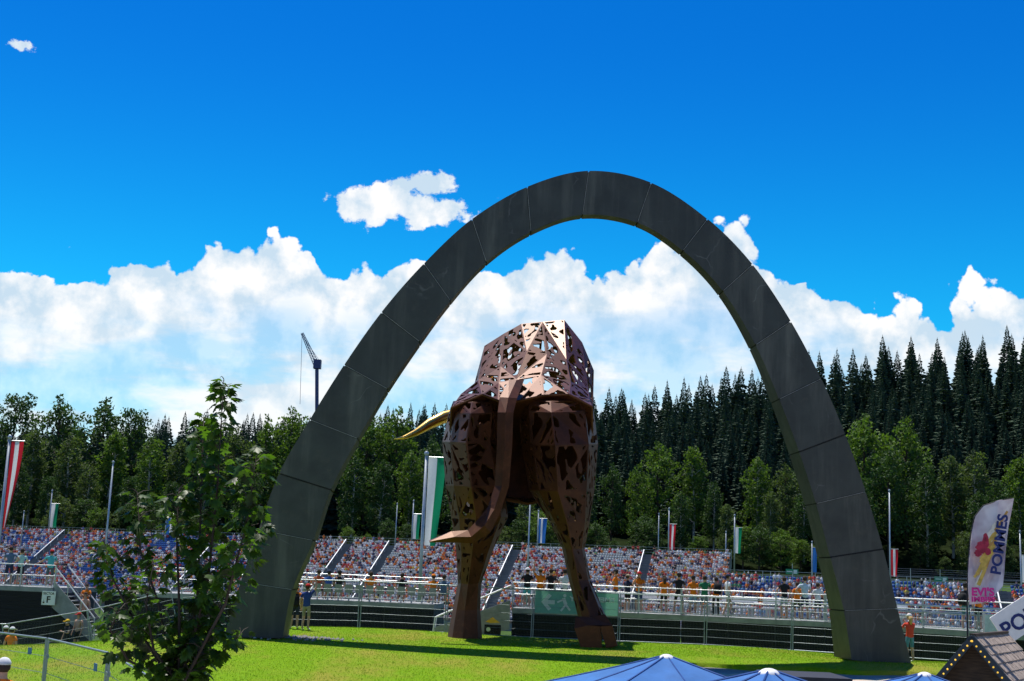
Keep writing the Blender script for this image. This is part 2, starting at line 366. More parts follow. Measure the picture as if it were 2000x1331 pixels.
def steel(name, base, streak):
    m = bpy.data.materials.new(name); m.use_nodes = True; t = m.node_tree; b = t.nodes['Principled BSDF']
    tc = nd(t, 'ShaderNodeTexCoord'); oi = nd(t, 'ShaderNodeObjectInfo')
    def N(s, st=None, d=6):
        n = nd(t, 'ShaderNodeTexNoise', noise_dimensions='4D', inp={'Scale': s, 'Detail': d, 'Roughness': .62}); src = tc.outputs['Object']
        if st:
            mp = nd(t, 'ShaderNodeMapping'); mp.inputs['Scale'].default_value = st; t.links.new(src, mp.inputs[0]); src = mp.outputs[0]
        t.links.new(src, n.inputs['Vector']); t.links.new(mth(t, 'MULTIPLY', oi.outputs['Random'], 9), n.inputs['W']); return n.outputs[0]
    def Rg(x, a, c):
        n = nd(t, 'ShaderNodeMapRange', interpolation_type='SMOOTHSTEP'); t.links.new(x, n.inputs[0]); n.inputs[1].default_value = a; n.inputs[2].default_value = c; return n.outputs[0]
    c = mixc(t, Rg(N(.9), .3, .7), base, tuple(x * .5 for x in base)); c = mixc(t, mth(t, 'MULTIPLY', Rg(N(2.6), .55, .8), .5), c, (.10, .085, .055))
    c = mixc(t, mth(t, 'MULTIPLY', Rg(N(1.6, (1, 1, .10)), .46, .74), .75), c, streak)
    c = mixc(t, mth(t, 'MULTIPLY', oi.outputs['Random'], .5), c, tuple(x * .6 for x in base))
    # thin pale scratches
    v = nd(t, 'ShaderNodeTexVoronoi', feature='DISTANCE_TO_EDGE', inp={'Scale': .55}); wv = nd(t, 'ShaderNodeVectorMath', operation='MULTIPLY_ADD')
    nn = nd(t, 'ShaderNodeTexNoise', inp={'Scale': .8, 'Detail': 3}); t.links.new(tc.outputs['Object'], nn.inputs['Vector']); t.links.new(nn.outputs['Color'], wv.inputs[0]); wv.inputs[1].default_value = (1.6, 1.6, 1.6); t.links.new(tc.outputs['Object'], wv.inputs[2]); t.links.new(wv.outputs[0], v.inputs['Vector'])
    sc = mth(t, 'MULTIPLY', Rg(v.outputs['Distance'], .022, .0), Rg(N(.7), .52, .66)); c = mixc(t, mth(t, 'MULTIPLY', sc, .22), c, (.30, .30, .28))
    t.links.new(c, b.inputs['Base Color']); b.inputs['Metallic'].default_value = .15
    rr = nd(t, 'ShaderNodeMapRange'); t.links.new(N(3), rr.inputs[0]); rr.inputs[3].default_value = .42; rr.inputs[4].default_value = .68; t.links.new(rr.outputs[0], b.inputs['Roughness'])
    bp = nd(t, 'ShaderNodeBump', inp={'Strength': .25, 'Distance': .02}); t.links.new(N(4), bp.inputs['Height']); t.links.new(bp.outputs[0], b.inputs['Normal'])
    return m
arch_m = steel('arch_steel', (.046, .052, .046), (.135, .135, .112)); arch_in = mat('arch_core', (.03, .03, .03), .9)
arch = thing('arch', 'huge dark grey steel plated arch standing on the lawn around the statue', 'arch', onarch(1110, 1262))
GAP = .012
core_v = []
for i in range(20):
    K = 10; bm_ = MB(); rows = []
    for k in range(K + 1):
        tt = GAP + (1 - 2 * GAP) * k / K
        if i == 0 and k == 0: tt = -.03
        if i == 19 and k == K: tt = 1.05
        a_, b_ = spline(JO, i, tt), spline(JI, i, tt)
        fo, fi = onarch(a_.x, a_.y), onarch(b_.x, b_.y)
        jog = AN * (.012 * ((i * 7) % 3))
        rows.append([fo + jog, fi + jog, fi + AN * adep(fi.z), fo + AN * 3.0])
    vs = [p for r_ in rows for p in r_]; fs = []
    for k in range(K):
        for j in range(4): fs.append((k * 4 + j, k * 4 + (j + 1) % 4, (k + 1) * 4 + (j + 1) % 4, (k + 1) * 4 + j))
    fs += [(3, 2, 1, 0), tuple(K * 4 + j for j in range(4))]
    bm_.add(vs, fs); bm_.build('arch_segment', arch_m, arch)
    for k in range(K + 1):
        r_ = rows[k]; cen = sum(r_, Vector()) / 4; core_v.append([cen + (p - cen) * .95 for p in r_])
cb = MB(); vs = [p for r_ in core_v for p in r_]
fs = [(k * 4 + j, k * 4 + (j + 1) % 4, (k + 1) * 4 + (j + 1) % 4, (k + 1) * 4 + j) for k in range(len(core_v) - 1) for j in range(4)]
cb.add(vs, fs).build('core', arch_in, arch)
# bright edge trims (welded strips) along some joints
trim = mat('joint_strip', (.34, .35, .34), .55, var=.2)
for i in range(1, 20):
    a_, b_ = onarch(*JO[i]), onarch(*JI[i]); d = (b_ - a_)
    nseg = 5
    MB().bar(a_ + d * .02 - AN * .006, b_ - d * .02 - AN * .004, .014, .014).build('joint_strip', trim if i not in (3, 16, 18) else arch_in, arch)
# outer face lip
tag(arch, None)
# gravel at the left foot
gr = mat('gravel', (.34, .33, .32), .95, var=.25, scale=14); g = MB()
for k in range(260):
    x = random.gauss(-7.3, 1.1); y = 45.6 + random.gauss(0, .55)
    if k > 170: x = XD(590, 46) + random.gauss(0, .35); y = 46.3 + random.gauss(0, .3)
    s = random.uniform(.03, .075); g.ball((x, y, lawn_z(x, y) + s * .4), s, s * random.uniform(.7, 1.2), s * .8, 5, 2)
tag(g.build('gravel', gr), 'loose grey stones around the foot of the arch', 'gravel', kind='stuff')

# ------------------------------------------------------------------ the bull statue: plates of rusted steel
rust = bpy.data.materials.new('rusted_steel'); rust.use_nodes = True; t = rust.node_tree; b = t.nodes['Principled BSDF']
tco = nd(t, 'ShaderNodeTexCoord'); oi = nd(t, 'ShaderNodeObjectInfo')
c = mixc(t, rng(nz(1.4, 6), .3, .7), (.088, .027, .012), (.040, .014, .007))
c = mixc(t, mth(t, 'MULTIPLY', rng(nz(7, 6), .5, .75), .6), c, (.135, .046, .022))
c = mixc(t, mth(t, 'MULTIPLY', rng(nz(2.2, 5, .6, (1, 1, .2)), .5, .7), .4), c, (.028, .012, .008))
c = mixc(t, mth(t, 'MULTIPLY', oi.outputs['Random'], .3), c, (.040, .014, .008))
t.links.new(c, b.inputs['Base Color']); b.inputs['Roughness'].default_value = .43; b.inputs['Metallic'].default_value = .0; b.inputs['Specular IOR Level'].default_value = .5; b.inputs['Specular Tint'].default_value = (1, .50, .30, 1)
bp = nd(t, 'ShaderNodeBump', inp={'Strength': .15, 'Distance': .01}); t.links.new(nz(12, 5), bp.inputs['Height']); t.links.new(bp.outputs[0], b.inputs['Normal'])
rust_sunlit = mat('rusted_steel_sunlit_inside', (.20, .095, .022), .42, metal=.6, var=.2, scale=2)  # inner skin coloured golden, painting in the sunlight that glints through the holes
gold = mat('gold_leaf', (.80, .50, .13), .26, metal=1.0, var=.08, scale=1.5)
bull = thing('bull_statue', 'towering bull statue of perforated rust brown steel plates seen from behind', 'statue', (1.2, 50, 2.2))
def plate(name, tris, parent, holes=True, cell=.13, seed=0.0, thr=.0):
    V_ = []; F_ = []; key = {}
    def vid(p):
        k = (round(p.x, 4), round(p.y, 4), round(p.z, 4))
        if k not in key: key[k] = len(V_); V_.append(p)
        return key[k]
    off = Vector(parent['_o'])
    for (A, B, Cc) in tris:
        Lm = max((A - B).length, (B - Cc).length, (Cc - A).length); n = max(2, int(math.ceil(Lm / cell)))
        ar = (B - A).cross(Cc - A).length
        hs_ = (ar / max(1e-6, (B - Cc).length), ar / max(1e-6, (Cc - A).length), ar / max(1e-6, (A - B).length))
        ax = (B - A).normalized() if random.random() < .5 else (Cc - A).normalized()
        val = {}; pos = {}
        for i in range(n + 1):
            for j in range(n + 1 - i):
                w_ = (1 - (i + j) / n, i / n, j / n); p = A * w_[0] + B * w_[1] + Cc * w_[2]; pos[i, j] = p
                if not holes: val[i, j] = -1; continue
                e = min(w_[0] * hs_[0], w_[1] * hs_[1], w_[2] * hs_[2])
                q = p + ax * (p.dot(ax) * -.5) + Vector((seed, seed * .7, 0))
                q = q + noise.noise_vector(q * .9) * .35
                f = noise.noise(q * 3.9) + .4 * noise.noise(q * 7.4 + Vector((9, 3, 1)))
                val[i, j] = min(f - thr, (e - .05) * 6)
        def tri(a, b_, c_):
            idx = [a, b_, c_]; poly = []
            for k in range(3):
                p0, p1 = idx[k], idx[(k + 1) % 3]; f0, f1 = val[p0], val[p1]
                if f0 < 0: poly.append(pos[p0])
                if (f0 < 0) != (f1 < 0): poly.append(pos[p0].lerp(pos[p1], f0 / (f0 - f1)))
            if len(poly) >= 3:
                ids = []
                for p in poly:
                    k_ = vid(p)
                    if k_ not in ids: ids.append(k_)
                if len(ids) >= 3: F_.append(tuple(ids))
        for i in range(n):
            for j in range(n - i):
                tri((i, j), (i + 1, j), (i, j + 1))
                if i + j < n - 1: tri((i + 1, j), (i + 1, j + 1), (i, j + 1))
    me = bpy.data.meshes.new(name); me.from_pydata([v - off for v in V_], [], F_); me.materials.append(rust); me.materials.append(rust_sunlit); me.update()
    o = link(name, me, parent)
    s = o.modifiers.new('thick', 'SOLIDIFY'); s.thickness = .045; s.offset = -1; s.material_offset = 1; s.material_offset_rim = 0
    return o
def PP(l, d): return [P(x, y, d + (dd[0] if dd else 0)) for (x, y, *dd) in l]
rings = [
 PP([(881, 797), (941, 771), (972, 783), (1010, 784), (1061, 773), (1112, 771), (1157, 795), (1158, 900, 1.2), (1105, 970, 2.2), (1033, 982, 2.4), (940, 970, 2.2), (876, 900, 1.2)], 49.15),
 PP([(900, 770), (934, 743), (974, 748), (1009, 741), (1057, 733), (1115, 748), (1152, 780), (1162, 885), (1100, 970), (1032, 985), (945, 970), (872, 885)], 51.0),
 PP([(914, 800), (934, 742), (978, 716), (1029, 686), (1068, 692), (1106, 702), (1149, 758), (1157, 860), (1100, 950), (1030, 962), (950, 950), (895, 870)], 52.8),
 PP([(927, 748), (946, 676), (984, 652), (1018, 633), (1060, 629), (1102, 625), (1137, 669), (1160, 724), (1150, 850), (1040, 920), (960, 880), (926, 820)], 55.2),
 PP([(936, 775), (955, 706), (988, 676), (1020, 656), (1058, 650), (1096, 652), (1126, 692), (1146, 760), (1128, 850), (1040, 885), (975, 865), (938, 820)], 56.8),
 PP([(958, 800), (968, 765), (990, 745), (1020, 735), (1050, 737), (1080, 748), (1098, 790), (1100, 840), (1070, 880), (1030, 890), (990, 880), (962, 845)], 58.2)]
sd = 0
for r0, r1 in zip(rings, rings[1:]):
    for k in range(12):
        a_, b_, c_, d_ = r0[k], r0[(k + 1) % 12], r1[(k + 1) % 12], r1[k]
        sd += 1.37
        if k % 2: tl = [(a_, b_, c_), (a_, c_, d_)]
        else: tl = [(a_, b_, d_), (b_, c_, d_)]
        for tr_ in tl: plate('steel_plate', [tr_], bull, True, .085, sd, .05)
cen = sum(rings[0], Vector()) / 12 + Vector((0, 2.6, 0))
for k in range(12):
    plate('steel_plate', [(rings[0][(k + 1) % 12], rings[0][k], cen)], bull, False, .3, k)
def legring(py, xl, xr, d0, d1):
    w = xr - xl; D = d1 - d0; xm = (xl + xr) / 2
    return [P(xl + .14 * w, py, d0 + .22 * D), P(xm - .06 * w, py + 2, d0), P(xr - .12 * w, py, d0 + .2 * D), P(xr, py, (d0 + d1) / 2), P(xr - .2 * w, py, d1), P(xl + .2 * w, py, d1), P(xl, py, (d0 + d1) / 2)]
def leg(name, lab, specs, hole_from, hole_to):
    part = bpy.data.objects.new(name, None); C.objects.link(part); part.parent = bull
    part.location = (0, 0, 0); part['_o'] = bull['_o']
    rs = [legring(*s) for s in specs]
    for i, (r0, r1) in enumerate(zip(rs, rs[1:])):
        for k in range(7):
            a_, b_, c_, d_ = r0[k], r0[(k + 1) % 7], r1[(k + 1) % 7], r1[k]
            tl = [(a_, d_, b_), (b_, d_, c_)] if (i + k) % 2 else [(a_, d_, c_), (a_, c_, b_)]
            plate('steel_plate', tl, part, hole_from <= i < hole_to, .09, 40 + i * 3.1 + k * 1.7 + specs[0][1], .02 + .03 * i)
    top = sum(rs[0], Vector()) / 7 + Vector((0, 0, .15))
    plate('steel_plate', [(rs[0][k], rs[0][(k + 1) % 7], top) for k in range(7)], part, False, .3)
    return part
leg('hind_leg', '', [(784, 885, 970, 48.95, 52), (806, 877, 973, 48.4, 52.5), (863, 864, 970, 48.2, 53), (949, 870, 985, 48.3, 52.5), (1010, 881, 992, 48.8, 52), (1078, 891, 962, 49.4, 51.5), (1140, 894, 940, 49.9, 51.3), (1191, 884, 938, 50, 51.2), (1250, 873, 942, 49.8, 51.3)], 0, 6)
leg('hind_leg', '', [(782, 1014, 1155, 48.95, 52), (804, 1012, 1160, 48.35, 52.5), (868, 1018, 1168, 47.9, 53), (958, 1034, 1161, 47.9, 52), (1020, 1073, 1152, 48.1, 51), (1072, 1098, 1142, 48.3, 50.3), (1133, 1111, 1154, 48.3, 49.9), (1206, 1129, 1184, 48.0, 49.5)], 0, 7)
# forelegs, neck and head stand beyond the hind legs
def solid_leg(specs):
    b_ = MB(); rs = [legring(*s) for s in specs]; n = 7
    vs = [p for r_ in rs for p in r_]; fs = [(i * n + k, (i + 1) * n + k, (i + 1) * n + (k + 1) % n, i * n + (k + 1) % n) for i in range(len(rs) - 1) for k in range(n)]
    fs += [tuple(range(n)), tuple((len(rs) - 1) * n + k for k in range(n - 1, -1, -1))]
    return b_.add(vs, fs)
solid_leg([(850, 930, 985, 54.3, 56.5), (950, 915, 965, 54.4, 56.4), (1060, 903, 950, 54.7, 56), (1130, 900, 936, 55, 55.9), (1200, 897, 936, 55, 56), (1246, 893, 940, 54.8, 56.2)]).build('foreleg', rust, bull)
solid_leg([(850, 1080, 1140, 54.3, 56.5), (950, 1095, 1140, 54.2, 56.2), (1060, 1104, 1138, 54.4, 55.8), (1130, 1118, 1148, 54.8, 55.7), (1200, 1138, 1172, 54.9, 55.8), (1248, 1140, 1176, 54.8, 56)]).build('foreleg', rust, bull)
hd = MB(); hr = [PP([(965, 770), (1020, 750), (1090, 770), (1100, 840), (1030, 880), (960, 840)], 58.0), PP([(955, 800), (1020, 775), (1085, 800), (1090, 880), (1030, 910), (955, 880)], 59.3), PP([(975, 860), (1020, 845), (1065, 860), (1070, 930), (1020, 950), (975, 930)], 60.2), PP([(990, 920), (1020, 910), (1050, 920), (1050, 960), (1020, 970), (990, 960)], 60.6)]
vs = [p for r_ in hr for p in r_]; hd.add(vs, [(i * 6 + k, i * 6 + (k + 1) % 6, (i + 1) * 6 + (k + 1) % 6, (i + 1) * 6 + k) for i in range(3) for k in range(6)] + [tuple(range(5, -1, -1)), (18, 19, 20, 21, 22, 23)])
hd.build('head', rust, bull)
hp = [(985, 806, 58.4), (940, 803, 58.2), (900, 808, 57.6), (866, 816, 57.0), (838, 829, 56.6), (811, 846, 56.3), (789, 855, 56.1), (769, 858, 56.0)]
hn = tag(MB().tube([P(*q) for q in hp], [.30, .29, .28, .27, .23, .15, .08, .012], 10).build('horn', gold, bull, True), 'gilded horn curving out to the side')
hp = [(1050, 806, 58.4), (1085, 800, 58.9), (1105, 790, 60), (1100, 770, 61.2), (1085, 750, 61.9)]
tag(MB().tube([P(*q) for q in hp], [.30, .28, .22, .12, .012], 10).build('horn', gold, bull, True), 'gilded horn curving out to the side')
# tail: a folded bar down the middle that kicks out sideways
def strap(pts, name):
    b_ = MB(); vs = []
    for (x0, y0, x1, y1, d) in pts:
        a_, c_ = P(x0, y0, d), P(x1, y1, d); m_ = P((x0 + x1) / 2, (y0 + y1) / 2, d - .22)
        vs += [a_, m_, c_, P((x0 + x1) / 2, (y0 + y1) / 2, d + .35)]
    n = len(pts); fs = [(i * 4 + k, (i + 1) * 4 + k, (i + 1) * 4 + (k + 1) % 4, i * 4 + (k + 1) % 4) for i in range(n - 1) for k in range(4)] + [(0, 1, 2, 3), tuple((n - 1) * 4 + k for k in (3, 2, 1, 0))]
    return b_.add(vs, fs).build(name, rust, bull)
strap([(994, 742, 1024, 742, 49.6), (976, 776, 1010, 778, 48.6), (972, 806, 1003, 806, 48.2), (970, 880, 1000, 880, 48.0), (966, 950, 994, 950, 47.9), (953, 990, 978, 1000, 47.7), (934, 1014, 958, 1040, 47.4), (914, 1036, 926, 1062, 47.3), (882, 1038, 892, 1060, 47.2), (838, 1056, 839, 1060, 47.1)], 'tail')
# cloven hoof of the forward hind leg
hb = MB()
hv = PP([(1124, 1204), (1152, 1206), (1182, 1200), (1186, 1208, 1.3), (1150, 1210, 1.6), (1128, 1208, 1.3)], 47.9) + PP([(1122, 1228), (1150, 1222), (1196, 1222), (1196, 1226, 1.5), (1160, 1226, 1.9), (1126, 1228, 1.5)], 47.6)
hb.add(hv, [(k, 6 + k, 6 + (k + 1) % 6, (k + 1) % 6) for k in range(6)] + [(0, 1, 2, 3, 4, 5)])
def toe(l0, l1):
    vs = PP(l0, 47.6) + PP(l1, 47.6); n = len(l0)
    hb.add(vs, [(k, n + k, n + (k + 1) % n, (k + 1) % n) for k in range(n)] + [tuple(range(n)), tuple(range(2 * n - 1, n - 1, -1))])
toe([(1122, 1228), (1150, 1222), (1172, 1224), (1174, 1228, 1.8), (1126, 1228, 1.5)], [(1134, 1264), (1155, 1266), (1176, 1266), (1176, 1262, 1.6), (1134, 1262, 1.4)])
toe([(1172, 1224), (1196, 1222), (1196, 1226, 1.5), (1174, 1228, 1.8)], [(1184, 1266), (1206, 1262), (1206, 1258, 1.5), (1186, 1262, 1.6)])
hb.build('hoof', rust, bull)
# ------------------------------------------------------------------ trees
spruce_leaf = mat('leaf_spruce', (.048, .092, .055), .8, var=.3, scale=.6, spec=.2, transl=.12)
bark = mat('bark', (.07, .052, .038), .9, var=.3, scale=3); birch_bark = mat('birch_bark', (.55, .53, .48), .8, var=.3, scale=2)
def spruce_proto(seed, light=False):
    r = random.Random(seed); H = 24.0; V_ = []; F_ = []
    def quad(a, b_, c_, d_):
        n = len(V_); V_.extend([a, b_, c_, d_]); F_.append((n, n + 1, n + 2, n + 3))
    z = 2.5
    while z < H - .3:
        f = (z - 2.5) / (H - 2.5); Rr = (4.6 * (1 - f) ** .9 + .12) * r.uniform(.82, 1.15)
        nb = max(5, int(11 * (1 - f) + 5)); a0 = r.random() * 6.28
        for k in range(nb):
            a = a0 + 6.283 * k / nb + r.uniform(-.25, .25); l = Rr * r.uniform(.65, 1.12); dr = l * r.uniform(.30, .55)
            d = Vector((math.cos(a), math.sin(a), 0)); s = Vector((-d.y, d.x, 0)); o_ = Vector((0, 0, z + r.uniform(-.2, .2)))
            tip = o_ + d * l + Vector((0, 0, -dr + l * .12)); w = .16 * l + .12
            m_ = o_ + d * l * .55 + Vector((0, 0, -dr * .62))
            quad(o_, m_ + s * w, tip, m_ - s * w)
            for sg in (() if light else (-1, 1)):                     # hanging side twigs
                b0 = o_.lerp(tip, .45); b1 = b0 + (d * .45 + s * sg * .8) * l * .38 + Vector((0, 0, -.22 * l - .2))
                quad(b0, b0 + d * .2 * l + Vector((0, 0, -.1)), b1, b0 + s * sg * .12 * l + Vector((0, 0, -.35)))
            quad(m_, tip, tip - d * l * .15 + Vector((0, 0, -.5)), m_ + Vector((0, 0, -.55)))
        z += (.42 + .75 * (1 - f)) * r.uniform(.8, 1.2)
    quad(Vector((-.1, 0, H - 1)), Vector((.1, 0, H - 1)), Vector((.03, 0, H + .3)), Vector((-.03, 0, H + .3)))
    quad(Vector((0, -.1, H - 1)), Vector((0, .1, H - 1)), Vector((0, .03, H + .3)), Vector((0, -.03, H + .3)))
    return np.array([tuple(v) for v in V_]), np.array(F_)
SP = [spruce_proto(k) for k in (1, 2, 3, 4)]
SPL = [spruce_proto(k, True) for k in (5, 6, 7, 8)]
SPM = [np_mesh('crown', v, f, [spruce_leaf]) for v, f in SP]
tk = MB().tube([(0, 0, -1.5), (0, 0, 8), (0, 0, 23)], [.34, .24, .04], 6); tkm = tk.build('trunk', bark); SPT = tkm.data; bpy.data.objects.remove(tkm)
spots = []
yy = 336.0
while yy < 462:
    half = 1280 / FPX * yy; x = -half + random.uniform(0, 6)
    while x < half:
        if x > -75 or yy > 352: spots.append((x + random.uniform(-2, 2), yy + random.uniform(-4, 4), random.uniform(.55, 1.0)))
        x += random.uniform(3.6, 6.2)
    yy += 8.6
spots.sort(key=lambda s: s[1])
print('spruces', len(spots))
# those hidden behind the front rows of the left half go into the joined wood; the 300 that show largest are trees of their own
inn = [q for q in spots if abs(q[0]) < 1040 / FPX * q[1]]; solo = inn[:300]; ids = set(map(id, solo)); rest = [q for q in spots if id(q) not in ids]
for i, (x, y, s) in enumerate(solo):
    tr_ = thing('spruce_tree', 'dark green spruce with drooping boughs on the wooded hillside', 'tree', (x, y, base_z(x, y)), 'spruces on the wooded hillside', random.uniform(0, 6.28), local=True)
    tr_.scale = (s * random.uniform(1.0, 1.35), s * random.uniform(1.0, 1.35), s)
    link('crown', SPM[i % 4], tr_); link('trunk', SPT, tr_)
Vs = []; Fs = []; n0 = 0
for i, (x, y, s) in enumerate(rest):
    v, f = SPL[i % 4]; a = random.uniform(0, 6.28); ca, sa = math.cos(a), math.sin(a); w = s * random.uniform(1.0, 1.35)
    q = np.c_[(v[:, 0] * ca - v[:, 1] * sa) * w + x, (v[:, 0] * sa + v[:, 1] * ca) * w + y, v[:, 2] * s + base_z(x, y)]
    Vs.append(q); Fs.append(f + n0); n0 += len(v)
tag(link('spruce_wood', np_mesh('spruce_wood', np.concatenate(Vs), np.concatenate(Fs), [spruce_leaf])), 'dense spruce wood along the top of the hill', 'wood', kind='stuff')

LEAFC = [mat('leaf_green', (.11, .20, .03), .7, var=.3, scale=.5, spec=.25, transl=.35), mat('leaf_dark', (.055, .115, .028), .7, var=.3, scale=.5, spec=.25, transl=.25), mat('leaf_pale', (.10, .155, .05), .7, var=.3, scale=.5, spec=.25, transl=.35)]
def leaf_cloud(r, clumps, per, size):
    V_ = []
    for (c_, rad) in clumps:
        for _ in range(int(per * rad * rad)):
            d = Vector((r.gauss(0, 1), r.gauss(0, 1), r.gauss(0, 1))).normalized() * rad * r.random() ** .35
            p = c_ + Vector((d.x, d.y, d.z * .8)); n_ = Vector((r.gauss(0, 1), r.gauss(0, 1), r.gauss(.5, 1))).normalized()
            u_ = n_.orthogonal().normalized(); w_ = n_.cross(u_); a = r.uniform(0, 6.28); s = size * r.uniform(.6, 1.3)
            e1 = (u_ * math.cos(a) + w_ * math.sin(a)) * s; e2 = (w_ * math.cos(a) - u_ * math.sin(a)) * s * .62
            V_.extend([p - e1, p + e2 * .9, p + e1, p - e2])
    V_ = np.array([tuple(v) for v in V_]); return V_, np.arange(len(V_)).reshape(-1, 4)
def broadleaf_proto(seed, kind):                 # 20 m tall
    r = random.Random(seed); t_ = MB(); clumps = []
    H = 20.0; t_.tube([(0, 0, -1), (r.uniform(-.3, .3), 0, 7), (r.uniform(-.5, .5), r.uniform(-.4, .4), 15), (0, 0, 18.5)], [.3, .24, .13, .03], 6)
    nl = 26 if kind != 1 else 30
    for k in range(nl):
        f = k / (nl - 1); z = (4.2 if kind != 0 else 2.5) + f * 14.5
        env = math.sin(min(1, .22 + .78 * (1 - f) ** .8) * math.pi * .62) * (1.0 if kind != 2 else .72)
        l = 4.3 * env * r.uniform(.6, 1.1); a = k * 2.4 + r.uniform(-.4, .4)
        e = Vector((math.cos(a) * l, math.sin(a) * l, z + l * .35 if kind != 2 else z - .1 * l))
        t_.tube([(0, 0, z - .7), (e.x * .5, e.y * .5, z + .1 * l), e], [.09, .06, .02], 4, cap=False)
        clumps.append((e, r.uniform(1.1, 1.9))); clumps.append((Vector((e.x * .55, e.y * .55, z + .2 * l)), r.uniform(.9, 1.5)))
        if kind == 2: clumps.append((e + Vector((0, 0, -1.6)), .9))
    clumps.append((Vector((0, 0, 18.6)), 1.3)); clumps.append((Vector((.3, .2, 19.6)), .7))
    v, f_ = leaf_cloud(r, clumps, 34, .29); return v, f_, t_
BL = []
for k, (seed, kind) in enumerate(((11, 0), (12, 1), (13, 2), (14, 0), (15, 2))):
    v, f_, t_ = broadleaf_proto(seed, kind); to = t_.build('trunk', birch_bark if kind == 2 else bark); tm_ = to.data; bpy.data.objects.remove(to)
    BL.append((v, f_, tm_, kind))
BLM = {}
def broadleaf(px, ytop, d, proto, colk, wid=1.0):
    x = XD(px, d, 15); z0 = base_z(x, d)
    for _ in range(3):
        zt = P(px, ytop, d).z; x = P(px, (ytop + 1060) / 2, d).x; z0 = base_z(x, d)
    h = max(5, zt - z0) / 20.0; v, f_, tm_, kind = BL[proto]
    key = (proto, colk)
    if key not in BLM: BLM[key] = np_mesh('crown', v, f_, [LEAFC[colk]])
    nm, lab = ('birch_tree', 'slender pale trunked birch in front of the dark spruces') if kind == 2 else ('broadleaf_tree', ['bright green broadleaf tree at the foot of the wooded hill', 'deep green broadleaf tree at the foot of the wooded hill', 'grey green broadleaf tree at the foot of the wooded hill'][colk])
    if kind == 2: lab = ['slender bright green birch in front of the spruces', 'slender deep green birch in front of the spruces', 'slender grey green birch in front of the spruces'][colk]
    o = thing(nm, lab, 'tree', (x, d, z0), lab.replace('tree', 'trees').replace('birch', 'birches') , random.uniform(0, 6.28), local=True)
    o.scale = (h * wid, h * wid, h); link('crown', BLM[key], o); link('trunk', tm_, o)
for a in [(-60, 790, 338, 3, 1, 1), (-130, 800, 338, 0, 1, 1), (-110, 880, 320, 2, 2, 1), (-45, 885, 320, 4, 1, 1), (-190, 850, 330, 1, 1, 1), (2085, 880, 318, 3, 0, 1), (2150, 870, 320, 0, 1, 1), (2120, 930, 310, 2, 1, 1), (20, 770, 345, 1, 1, .8), (105, 772, 338, 0, 1, 1.0), (195, 775, 336, 3, 1, 1.1), (250, 800, 340, 1, 1, .8), (60, 840, 326, 4, 2, .9), (130, 850, 322, 2, 2, 1), (215, 842, 325, 4, 0, 1), (290, 855, 322, 2, 0, 1), (345, 860, 326, 4, 2, 1), (400, 850, 330, 2, 1, 1), (455, 830, 332, 0, 2, .8), (515, 810, 335, 3, 0, .8), (565, 795, 336, 0, 0, .9), (610, 830, 330, 1, 1, .9), (655, 815, 336, 3, 0, .9), (715, 800, 338, 0, 0, .9), (770, 795, 340, 3, 0, .9), (800, 880, 322, 2, 0, .9), (840, 850, 328, 0, 1, .8), (170, 905, 316, 2, 2, 1), (30, 900, 316, 2, 1, 1), (90, 930, 312, 4, 1, 1), (250, 930, 312, 4, 1, 1), (330, 940, 312, 4, 1, 1), (480, 900, 316, 2, 1, 1), (560, 905, 316, 4, 1, 1), (690, 890, 316, 2, 1, 1), (745, 900, 314, 4, 1, 1), (905, 870, 320, 2, 1, .9), (960, 940, 316, 4, 1, 1), (1030, 960, 314, 2, 2, 1), (1080, 930, 318, 0, 1, .9), (1140, 900, 320, 2, 1, .9), (1195, 905, 322, 0, 1, .75), (1285, 862, 326, 0, 0, .95), (1245, 905, 320, 3, 0, .8), (1355, 872, 328, 4, 0, .9), (1330, 960, 312, 2, 1, .9), (1420, 985, 310, 4, 2, 1), (1480, 893, 322, 2, 0, .95), (1535, 905, 320, 0, 2, .85), (1505, 960, 312, 4, 2, .9), (1570, 960, 312, 2, 1, 1), (1640, 960, 308, 0, 1, .8), (1690, 808, 322, 0, 0, 1.05), (1770, 812, 324, 3, 0, .95), (1735, 880, 312, 1, 1, .9), (1810, 905, 312, 2, 1, .95), (1860, 890, 318, 4, 2, .95), (1905, 880, 320, 2, 2, .9), (1950, 935, 312, 0, 1, .9), (1990, 895, 318, 4, 0, 1), (2030, 870, 320, 0, 0, 1), (1395, 940, 318, 2, 1, .8), (1680, 930, 306, 2, 1, .9), (1910, 960, 308, 4, 1, 1)]:
    broadleaf(*a)
# small bushes at the edge of the wood
for k in range(60):
    px = random.uniform(-20, 2020)
    if 430 < px < 600: continue
    broadleaf(px, 1068 + (px - 700) * .036 - random.uniform(20, 85), random.uniform(301, 309), random.choice((0, 1, 3)), random.choice((0, 1, 1, 2)), 1.5)

